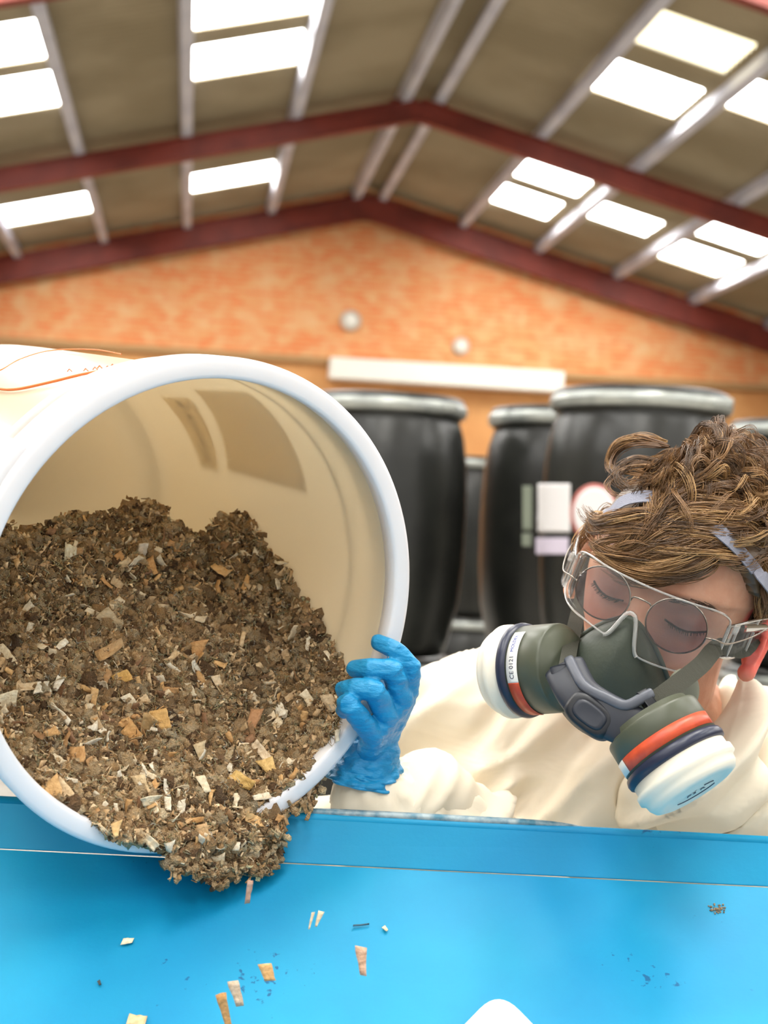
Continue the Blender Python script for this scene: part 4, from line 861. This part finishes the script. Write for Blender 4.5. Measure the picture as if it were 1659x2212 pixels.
# flicked ends of the fringe, loose above the far lens
for pts, n_ in (([(1480, 1140, .010), (1400, 1108, .014), (1335, 1112, .016), (1288, 1122, .016), (1264, 1092, .018)], 9), ([(1470, 1160, .010), (1390, 1135, .013), (1320, 1138, .014), (1285, 1140, .014), (1268, 1112, .016)], 8),
                ([(1450, 1190, .010), (1370, 1165, .012), (1315, 1170, .012), (1285, 1178, .013), (1290, 1150, .014)], 7), ([(1440, 1215, .010), (1370, 1205, .011), (1320, 1198, .012), (1290, 1182, .013), (1270, 1165, .016)], 8),
                ([(1460, 1235, .009), (1400, 1238, .010), (1350, 1225, .011), (1310, 1202, .012), (1282, 1186, .014)], 9), ([(1520, 1225, .008), (1450, 1250, .009), (1390, 1252, .010), (1345, 1235, .011), (1310, 1210, .012)], 9),
                ([(1440, 960, .016), (1385, 950, .02), (1335, 968, .02), (1318, 1005, .018), (1345, 1030, .014)], 8), ([(1430, 1010, .014), (1370, 1000, .018), (1330, 1025, .018), (1345, 1050, .014), (1390, 1050, .010)], 7)):
    for r_ in range(n_):
        j_ = rng.normal(0, 7, 2); Q = np.array([HR.T@(spx(u+j_[0]+rng.normal(0, 3), v+j_[1]+rng.normal(0, 3), l+rng.normal(0, .0015))-HO) for u, v, l in pts])
        strand_lock(spl(Q, 20), .003, 11)
# under layer all over (short, close)
for k in range(int(330*HS)):
    d = rng.normal(size=3); d[2] = abs(d[2])*.9-.25; d = nrm(d)
    if d[1] < -.1 and d[2] < .55-.25*max(0, d[0]): continue
    if abs(d[0]) > .55 and d[1] < .30 and d[2] < .02: continue
    grow(d, (-.7, -.7, -.3) if d[2] > .2 else (d[0]*.3, .35, -1), rng.uniform(.03, .05), .004, .003, rng.uniform(.4, 1), 14, .006, 12)
# fringe: from crown front, swept forward and to the person's right
for k in range(int(190*HS)):
    x = rng.uniform(-.62, .72); d = nrm([x, rng.uniform(-.82, -.35), rng.uniform(.55, .95)])
    L_ = rng.uniform(.055, .085)
    grow(d, (-1.0, -.35, -.75+.15*x), L_, rng.uniform(.006, .013), .0022, rng.uniform(.3, .9), 20, .0045, 15, bend=(-.5, 0, .35), lift_end=rng.uniform(.003, .008))
for k in range(int(150*HS)):   # long low fringe from the near temple across the forehead
    d = nrm([rng.uniform(.0, .62), rng.uniform(-.85, -.55), rng.uniform(.30, .62)]); grow(d, (-1, -.25, -.42), rng.uniform(.055, .09), rng.uniform(.004, .013), .002, rng.uniform(.3, .8), 20, .004, 14, bend=(0, 0, .40), lift_end=rng.uniform(.003, .010))
for k in range(int(110*HS)):   # front locks falling over the far side of the forehead
    d = nrm([rng.uniform(-.62, .15), rng.uniform(-.85, -.5), rng.uniform(.42, .85)]); grow(d, (-.75, -.4, -1), rng.uniform(.045, .07), rng.uniform(.006, .014), .0025, rng.uniform(.4, 1), 18, .004, 13, bend=(-.6, 0, .5), lift_end=rng.uniform(.003, .012))
for k in range(int(150*HS)):   # lowest fringe, curling left just above the spectacles
    d = nrm([rng.uniform(-.42, .42), rng.uniform(-.9, -.75), rng.uniform(.30, .55)]); grow(d, (-.55, 0, -1), rng.uniform(.055, .075), rng.uniform(.005, .012), .0018, rng.uniform(.3, .8), 18, .0038, 13, bend=(-1.1, 0, .75), lift_end=rng.uniform(.004, .010))
for k in range(int(60*HS)):  # outward flicks over the far temple
    d = nrm([rng.uniform(-.75, -.2), rng.uniform(-.75, -.4), rng.uniform(.45, .75)])
    grow(d, (-1, -.2, -.35), rng.uniform(.045, .07), .01, .002, .6, 18, .0035, 11, bend=(-.2, 0, 1.2), lift_end=rng.uniform(.014, .03))
# curly mass on top
for k in range(int(330*HS)):
    d = nrm([rng.uniform(-.62, .9), rng.uniform(-.65, .75), rng.uniform(.62, 1.1)])
    hh = rng.uniform(.004, .026)*(1 if d[2] > .75 else .7); fx = rng.normal(size=3)
    grow(d, (-.8+fx[0]*.9, -.3+fx[1]*.9, fx[2]*.3), rng.uniform(.035, .06), hh, rng.uniform(.005, .0095), rng.uniform(.8, 1.7), 26, .0034, 11)
# sides above and around the near ear, back of head
for k in range(int(200*HS)):
    y = rng.uniform(-.35, .9); d = nrm([rng.uniform(.6, 1.), y, rng.uniform(.12, .7)])
    grow(d, (0, .25+.2*y, -1), rng.uniform(.035, .06) if y > .1 else rng.uniform(.025, .04), rng.uniform(.004, .014), .003, rng.uniform(.5, 1.2), 18, .0042, 13, bend=(0, .5, 0))
for k in range(int(150*HS)):   # sideburn and temple in front of the near ear
    y = rng.uniform(-.55, .05); d = nrm([rng.uniform(.78, 1.), y, rng.uniform(.22, .6)]); grow(d, (0, .18, -1), rng.uniform(.028, .046), rng.uniform(.002, .008), .0025, rng.uniform(.5, 1.2), 16, .0038, 13, bend=(0, .5, 0))
for k in range(int(60*HS)):
    y = rng.uniform(-.2, .9); d = nrm([-rng.uniform(.6, 1.), y, rng.uniform(.0, .7)]); grow(d, (0, .35, -1), rng.uniform(.03, .05), .006, .003, .8, 14, .005, 12)
hair = mb.build('hair', M_hair, person, colattr=True)

#@@ RESPIRATOR
M_rub = mat('olive_rubber', srgb(58, 65, 54), .6, bump=.05, bscale=300, var=srgb(52, 60, 52), vscale=30)
M_har = mat('slate_plastic', srgb(40, 44, 54), .45); M_hard = mat('dark_slate', srgb(24, 27, 34), .45)
M_cart = mat('olive_cartridge', srgb(76, 80, 65), .4); M_navy = mat('navy_ring', srgb(34, 40, 62), .35); M_filt = mat('white_filter', srgb(238, 230, 212), .5)
M_org = mat('orange_label', srgb(208, 82, 46), .4, var=srgb(190, 70, 42), vscale=120); M_wl = mat('white_label', srgb(236, 234, 228), .4); M_ink = mat('blue_ink', srgb(50, 70, 160), .5); M_blk = mat('black_ink', srgb(60, 64, 80), .5); M_strap = mat('olive_webbing', srgb(52, 52, 41), .8, bump=.2, bscale=900); M_els = mat('grey_elastic', srgb(138, 140, 154), .8, bump=.3, bscale=1200)
resp = empty('respirator', H((0, -.12, -.08)), 'olive half mask respirator with two cartridges worn on the face', 'respirator')
def dome(bnd, apex, n=14, sub=72, expo=2., extra=None):
    bnd = np.array(bnd, float); t = np.linspace(0, len(bnd), sub, endpoint=False); B = []
    for x in t:
        i = int(x); f = x-i; g = lambda k: bnd[(i+k) % len(bnd)]
        B.append(.5*((2*g(0))+(-g(-1)+g(1))*f+(2*g(-1)-5*g(0)+4*g(1)-g(2))*f*f+(-g(-1)+3*g(0)-3*g(1)+g(2))*f**3))
    B = np.array(B); ap = np.array(apex); G = []
    for k in range(n):
        s = k/(n-1); rad = 1-s; h = (1-rad**expo)**(1/expo) if expo else s
        P = ap*np.array([1, 0, 1])*(1-rad)+B*np.array([1, 0, 1])*rad; P = P.copy(); P[:, 1] = B[:, 1]*(1-h)+ap[1]*h; G.append(P)
    return np.array(G)
bnd = [(0, -.112, -.008), (.016, -.100, -.020), (.032, -.082, -.042), (.046, -.066, -.066), (.046, -.060, -.088), (.028, -.075, -.106), (0, -.086, -.112), (-.028, -.075, -.106), (-.046, -.060, -.088), (-.046, -.066, -.066), (-.033, -.082, -.040), (-.016, -.100, -.018)]
G = dome(bnd, (0, -.137, -.064), 16, 84, 2.1)
mb = MB(); mb.add(H(G.reshape(-1, 3)), grid(G, close_v=True)[1]+[tuple(15*84+i for i in range(84))]); fp = mb.build('facepiece', M_rub, resp); s = fp.modifiers.new('s', 'SOLIDIFY'); s.thickness = .002; s.offset = 0
mb = MB(); mb.add(*tube(H(G[0]*[1.03, 1, 1.0]), .0028, 8, closed=True)); mb.build('face_seal', M_rub, fp)
mb = MB(); Pv = W(1365, 1452, 1.13)
# cartridges
CLi, CLo = W(1216, 1442, 1.195), W(1086, 1452, 1.232); CRi, CRo = W(1408, 1562, 1.110), W(1492, 1690, 1.090)
VAL = W(1275, 1545, 1.105)
def cyl_text(o, ax, r, rot0, s, size, along, m, par, name, spin=0.):
    a = nrm(ax); e1 = rot0; e2 = np.cross(a, e1)
    mbt = MB()
    def fn(x, y):   # text runs around the cylinder
        th_ = x/r+spin; return o+a*(along+y)+r*(math.cos(th_)*e1+math.sin(th_)*e2)
    text_mb(s, size, fn, mbt); return mbt.build(name, m, par, smooth=False)
def band(o, ax, r, q0, q1, t0, t1, e1, m, par, name, n=40):
    a = nrm(ax); e2 = np.cross(a, e1); G = np.array([[o+a*q+r*(math.cos(t)*e1+math.sin(t)*e2) for t in np.linspace(t0, t1, n)] for q in (q0, q1)]); mb = MB(); mb.add(*grid(G)); ob = mb.build(name, m, par); s = ob.modifiers.new('s', 'SOLIDIFY'); s.thickness = .0004; s.offset = 0; return ob
def cartridge(pi, po, RC, lab):
    ax = nrm(po-pi); L_ = np.linalg.norm(po-pi)
    tocam = nrm(EYE-pi); e1 = nrm(tocam-ax*(tocam@ax))
    mb = MB(); b0 = L_*.00; b1 = L_*.54
    mb.add(*lathe([(b0-.005, .001), (b0-.005, RC*.84), (b0-.001, RC*.86), (b0-.0005, RC*.955), (b0+.0004, RC*.975), (b0+.002, RC*.985), (b1, RC), (b1+.001, .001)], pi, ax, 64)); cb = mb.build('cartridge', M_cart, resp)
    mb = MB(); mb.add(*lathe([(b1-.001, RC*.99), (b1+.0005, RC*1.045), (b1+.0035, RC*1.07), (b1+.0065, RC*1.055), (b1+.0075, RC*1.02), (b1+.0085, RC*.98)], pi, ax, 64)); mb.build('retaining_ring', M_navy, cb)
    mb = MB(); f0 = b1+.0065; mb.add(*lathe([(f0, RC*.9), (f0+.001, RC*1.00), (f0+.007, RC*1.0), (f0+.008, RC*1.055), (f0+.013, RC*1.06), (f0+.0145, RC*.99), (f0+.019, RC*.97), (f0+.023, RC*.90), (f0+.0245, RC*.78), (f0+.0225, RC*.70), (f0+.0235, RC*.3), (f0+.0235, .001)], pi, ax, 64)); fl = mb.build('particle_filter', M_filt, cb)
    return cb, fl, ax, e1, b1, f0, L_
cbL, flL, axL, eL, bL, fL, LL = cartridge(CLi, CLo, .0355, 'l')
cbR, flR, axR, eR, bR, fR, LR = cartridge(CRi, CRo, .0372, 'r')
# direction of image-up around each cylinder
upL = np.cross(axL, eL)@U; sL = 1 if upL > 0 else -1
band(CLi, axL, .0357, bL-.0125, bL-.0025, sL*-.25, sL*1.0, eL, M_wl, cbL, 'white_label'); band(CLi, axL, .0357, bL-.0125, bL-.0025, sL*-1.45, sL*-.25, eL, M_org, cbL, 'orange_label')
# lettering runs up the label
a = axL; e2 = np.cross(a, eL)*sL
def fnL(t0):
    def fn(x, y):
        th_ = x/.0361+t0; return CLi+a*(bL-.0075)-a*y*(1)+.0361*(math.cos(th_)*eL+math.sin(th_)*e2)
    return fn
def mapped(s, size, fn, m, par, name):
    mbt = MB(); text_mb(s, size, fn, mbt); o = mbt.build(name, m, par, smooth=False); sd = o.modifiers.new('s', 'SOLIDIFY'); sd.thickness = .0002; return o
hand_ = np.cross(e2, -a)@nrm(EYE-CLi)
flip = 1 if hand_ > 0 else -1
def fnL(t0, off=.0):
    def fn(x, y):
        th_ = x/.0361+t0; return CLi+a*(bL-.0075+off)-a*y*flip+.0361*(math.cos(th_)*eL+math.sin(th_)*e2)
    return fn
mapped('MOLDEX', .0040, fnL(.66, .0005), M_ink, cbL, 'lettering'); mapped('CE 0121', .0054, fnL(.09), M_blk, cbL, 'lettering')
upR = np.cross(axR, eR); sR = 1 if upR@R > 0 else -1
band(CRi, axR, .0374, bR-.0125, bR-.0025, sR*-1.02, sR*1.35, eR, M_org, cbR, 'orange_label'); band(CRi, axR, .0374, bR-.0125, bR-.0025, sR*-1.45, sR*-1.02, eR, M_wl, cbR, 'white_label')
e2R = upR*sR
def fnR(x, y): th_ = x/.0378+.1; return CRi+axR*(bR-.0075)-axR*y+.0378*(math.cos(th_)*eR+math.sin(th_)*e2R)
mapped('A2 B2 E2 K2', .005, fnR, mat('dark_red_ink', srgb(150, 45, 30), .5), cbR, 'lettering') if False else None
e2L_ = np.cross(axR, eR)*sR
def fnD(x, y):
    fc = CRi+axR*(fR+.0241); xx = nrm(R*.92+U*.38); xx = nrm(xx-axR*(xx@axR)); yy = np.cross(axR, xx); return fc+xx*(x*1.0)+yy*(y-.004)
mapped('P3 R', .0085, fnD, M_blk, flR, 'lettering')
mb = MB(); fc = CRi+axR*(fR+.0242); xx = nrm(R*.92+U*.38); xx = nrm(xx-axR*(xx@axR)); yy = np.cross(axR, xx)
for t0, t1 in ((-2.7, -.45), (.6, 1.2)):
    mb.add(*tube([fc+xx*(.017*math.cos(t))+yy*(-.004+.011*math.sin(t)) for t in np.linspace(t0, t1, 20)], .0004, 5))
mb.build('printed_arc', M_blk, flR)
# harness bridge between cartridges
def bar(P, w, th, m, name, par, upv=None, n=20, sub=24):
    P = spl(P, sub); w = np.interp(np.linspace(0, 1, sub), np.linspace(0, 1, len(np.atleast_1d(w))), np.atleast_1d(w)); T, A, B = frames(P); t = np.linspace(0, 2*np.pi, n, endpoint=False); G = []
    for i in range(sub):
        nrml = nrm(EYE-P[i]) if upv is None else np.array(upv); nrml = nrm(nrml-T[i]*(nrml@T[i])); sd = np.cross(T[i], nrml)
        c_, s_ = np.cos(t), np.sin(t); G.append(P[i]+sd*(np.sign(c_)*abs(c_)**.6)[:, None]*w[i]/2+nrml*(np.sign(s_)*abs(s_)**.6)[:, None]*th/2)
    V, Fs = grid(np.array(G), close_v=True); mb = MB(); mb.add(V, Fs+[tuple(range(n-1, -1, -1)), tuple((sub-1)*n+i for i in range(n))]); return mb.build(name, m, par)
br_ = bar([W(1222, 1448, 1.150), W(1250, 1500, 1.122), W(1290, 1535, 1.108), W(1345, 1562, 1.100), W(1405, 1590, 1.095)], [.032, .031, .033, .032, .030], .016, M_har, 'filter_bridge', resp)
bar([W(1232, 1430, 1.142), W(1262, 1482, 1.115), W(1310, 1508, 1.104), W(1352, 1524, 1.098), W(1390, 1506, 1.098), W(1402, 1500, 1.100)], [.008, .008, .008], .012, mat('pale_slate', srgb(84, 88, 98), .4), 'bridge_lip', br_)
# exhale valve: raised rounded block with dark recess
vd = nrm(W(1320, 1580, 1.1)-W(1240, 1520, 1.11)); vn = nrm(EYE-VAL); vn = nrm(vn-vd*(vn@vd)); vp = np.cross(vn, vd)
def oblong(c, a, b, h, m, name, par, hole=False):
    t = np.linspace(0, 2*np.pi, 48, endpoint=False); sx = np.sign(np.cos(t))*abs(np.cos(t))**.65; sy = np.sign(np.sin(t))*abs(np.sin(t))**.65
    G = [c+vd*(sx*a*k)[:, None]+vp*(sy*b*k)[:, None]+vn*z for k, z in ((1.12, -h), (1.06, 0), (1., h*.6), (.9, h), (.75, h), (.5, h*.9), (.02, h*.9))]
    mb = MB(); mb.add(*grid(np.array(G), close_v=True)); return mb.build(name, m, par)
vb = oblong(VAL-vn*.002, .0185, .0115, .007, M_har, 'exhale_valve', br_)
oblong(VAL+vn*.0032, .0172, .0112, .0032, M_hard, 'valve_recess', br_); oblong(VAL+vn*.0056, .0128, .0074, .0028, M_har, 'valve_cap', br_)
# straps
def strap(P, w, th, m, name, par, n=30, nv=None):
    P = spl(P, n); T, A, B = frames(P); G = []
    for i in range(n):
        d = P[i]-HO; nn = nrm(EYE-P[i]) if nv is None else nrm(d); nn = nrm(nn-T[i]*(nn@T[i])); sd = np.cross(T[i], nn)
        G.append([P[i]+sd*a*w/2+nn*b*th/2 for a, b in ((-1, -1), (1, -1), (1, 1), (-1, 1))])
    V, Fs = grid(np.array(G), close_v=True); mb = MB(); mb.add(V, Fs+[(3, 2, 1, 0), tuple((n-1)*4+i for i in range(4))]); return mb.build(name, m, par, smooth=False)
def on(u, v, y): # point in head local plane y
    d = HR.T@ray(u, v); o = HR.T@(EYE-HO); t = (y-o[1])/d[1]; return H(o+d*t)
strap([W(1392, 1530, 1.098), W(1425, 1506, 1.108), W(1470, 1472, 1.13), W(1515, 1436, 1.155), W(1552, 1398, 1.19), H((.079, -.028, -.012)), H((.079, .012, -.002)), H((.074, .05, .01))], .0138, .0016, M_strap, 'lower_strap', resp)
strap([W(1222, 1452, 1.145), W(1231, 1400, 1.19), W(1242, 1350, 1.24), W(1254, 1300, 1.29), H((-.079, .03, .02))], .012, .0016, M_strap, 'side_strap', resp)
bar([W(1395, 1524, 1.094), W(1412, 1512, 1.096)], [.022, .020], .006, M_hard, 'strap_buckle', resp, sub=6); bar([W(1216, 1438, 1.145), W(1222, 1465, 1.140)], [.020, .020], .007, M_har, 'strap_buckle', resp, sub=6)
mb = MB(); mb.add(*ellipsoid(W(1475, 1492, 1.16), (.013, .006, .017), None, 24, 14)); mb.build('facepiece_edge', mat('pale_olive_rubber', srgb(120, 120, 104), .5), fp)
# head bands of the respirator over the hair
def scb(x, y, z, l): return H(scalp(nrm([x, y, z]), l))
strap([scb(-.95, .1, .2, .006), spx(1318, 1100, .010), spx(1352, 1080, .016), spx(1400, 1072, .015), spx(1460, 1085, .006), spx(1510, 1115, .006), spx(1545, 1140, .0145), spx(1575, 1165, .0155), spx(1605, 1198, .008), spx(1632, 1230, .009), spx(1655, 1255, .016), spx(1690, 1310, .014)], .012, .0012, M_els, 'head_band', resp, 40, 1)
#@@ GLASSES
M_wire = mat('thin_metal_wire', srgb(150, 140, 130), .25, metal=.9); M_lens = glassy('spectacle_lens', (.78, .73, .76, 1), .015, .02, .12)
M_clear = glassy('clear_polycarbonate', (.985, .985, .98, 1), .03, .08, .08); M_edgeclear = glassy('clear_moulded_edge', (.93, .93, .92, 1), .22, .2, .14)
gl = empty('eyeglasses', H((0, -.105, -.004)), 'round thin wire eyeglasses worn underneath the clear goggles', 'eyeglasses')
def wlens(u, v, sx):
    c = on(u, v, -.107); loc = HR.T@(c-HO); return loc
LR_, LL_ = wlens(1302, 1281, -1), wlens(1461, 1352, 1)
for c, sx in ((LR_, -1), (LL_, 1)):
    t = np.linspace(0, 2*np.pi, 64, endpoint=False); rx, rz = (.0228, .0205) if sx < 0 else (.0235, .0210)
    P = np.stack([c[0]+rx*np.cos(t), np.full(64, c[1])+.10*sx*rx*np.cos(t)*1.5, c[2]+rz*np.sin(t)], 1)
    mb = MB(); mb.add(*tube(H(P), .00065, 8, closed=True)); fr_ = mb.build('wire_rim', M_wire, gl)
    G = np.array([[c+(p-c)*k+np.array([0, -.0015*(1-k*k), 0]) for p in P] for k in np.linspace(1, .01, 7)]); mb = MB(); mb.add(H(G.reshape(-1, 3)), grid(G, close_v=True)[1]); o = mb.build('lens', M_lens, gl); s = o.modifiers.new('s', 'SOLIDIFY'); s.thickness = .0012
mb = MB(); mb.add(*tube(H(spl([LR_+[.0222, 0, .004], (LR_+LL_)/2+[-.006, -.004, .0085], (LR_+LL_)/2+[.006, -.004, .0085], LL_+[-.0230, 0, .004]], 16)), .0007, 8)); mb.build('bridge', M_wire, gl)
for c, sx in ((LR_, -1), (LL_, 1)):
    mb = MB(); mb.add(*tube(H(spl([c+[.0232*sx, .003*1, .0], c+[.030*sx, .004, .0015], [.071*sx, -.085, .0], [.082*sx, -.04, .003], [.088*sx, .0, .006], [.086*sx, .022, -.004]], 24)), .0007, 8)); mb.build('temple', M_wire, gl)
#@@ GOGGLES
gg = empty('safety_goggles', H((0, -.12, 0)), 'clear plastic safety goggles worn over round wire eyeglasses', 'goggles')
gr, gy = .0865, -.040
def gpt(phi, z, off=0.): return np.array([(gr+off)*math.sin(phi)*.84, gy-(gr+off)*math.cos(phi)-.004*abs(z)*0, z-.002])
def rnd(phi): t_ = max(0, (abs(phi)-.72)/.40); return 1-math.sqrt(max(0, 1-min(t_, 1)**2))
def ztop(phi): a = abs(phi)/1.25; return .0265-.003*a**2-.010*rnd(phi)
def zbot(phi):
    a = abs(phi)/1.25; base = -.025-.005*math.tanh(phi*3)+.002*a**2+.011*rnd(phi); notch = .028*math.exp(-abs(phi/.125)**2.8); return base+notch if abs(phi) < .6 else base
phs = np.linspace(-1.12, 1.12, 121); G = np.array([[gpt(p, zbot(p)+(ztop(p)-zbot(p))*k/12) for k in range(13)] for p in phs])
mb = MB(); mb.add(H(G.reshape(-1, 3)), grid(G)[1]); ls = mb.build('goggle_lens', M_clear, gg); s = ls.modifiers.new('s', 'SOLIDIFY'); s.thickness = .0014
for fnz, nm in ((ztop, 'top_edge'), (zbot, 'bottom_edge')):
    mb = MB(); mb.add(*tube(H(np.array([gpt(p, fnz(p), .0004) for p in phs])), .0009, 8)); mb.build(nm, M_edgeclear, gg)
# nose piece (thicker moulded arch)
mb = MB(); mb.add(*tube(H(np.array([gpt(p, zbot(p)-.0008, .001) for p in np.linspace(-.2, .2, 30)])), .0019, 8)); mb.build('nose_arch', M_edgeclear, gg)
for sx in (-1, 1):
    G = []
    for k in range(12):
        s = k/11; x = (gr*.84*math.sin(1.12)+.0003)+(.021)*s**.8; y = gy-gr*math.cos(1.12)+(.080)*s; zt = .0115+.010*s-.007*s*s; zb = -.0145-.015*s+.023*s*s
        G.append([(x*sx, y, zb+(zt-zb)*j/8) for j in range(9)])
    G = np.array(G); mb = MB(); mb.add(H(G.reshape(-1, 3)), grid(G)[1]); o = mb.build('side_shield', M_clear, gg); sd = o.modifiers.new('s', 'SOLIDIFY'); sd.thickness = .0016
    for idx_ in (0, 8):
        mb = MB(); mb.add(*tube(H(G[:, idx_]), .0012, 8)); mb.build('shield_edge', M_edgeclear, o)
    for kx in (0, 2, 7, 11):
        mb = MB(); mb.add(*tube(H(G[kx]), .0011 if kx else .0016, 8)); mb.build('shield_rib', M_edgeclear, o)
    mb = MB(); mb.add(*box(H(G[1, 8]+[0.002*sx, 0, -.003]), (.004, .012, .007), HR)); bevel(mb.build('hinge', M_edgeclear, gg), .001)
    mb = MB(); mb.add(*tube(H(spl([G[3, 7], G[8, 6], G[11, 5], G[11, 5]+[0, .03, -.004], G[11, 5]+[-.003*sx, .045, -.016]], 20)), .0022, 8, flat=2.)); mb.build('goggle_arm', M_clear, gg)

#@@ LIGHT
w = bpy.data.worlds.new('daylight'); SC.world = w; w.use_nodes = True
bg = w.node_tree.nodes['Background']; bg.inputs[0].default_value = (1, .975, .93, 1); bg.inputs[1].default_value = 1.05
def area(loc, tgt, sx, sy, e, col=(1, .97, .9)):
    l = bpy.data.lights.new('skylight_daylight', 'AREA'); l.shape = 'RECTANGLE'; l.size = sx; l.size_y = sy; l.energy = e; l.color = col
    o = bpy.data.objects.new('skylight_daylight', l); COL.objects.link(o); o.location = loc; o.rotation_euler = (Vector(tgt)-Vector(loc)).to_track_quat('-Z', 'Y').to_euler(); return o
area((1.9, 2.2, 6.9), (.6, 1.0, 1.2), 1.2, 1.2, 170)
area((-.4, -1.6, 6.3), (.3, 1.0, 1.3), 1.2, 1.2, 90)
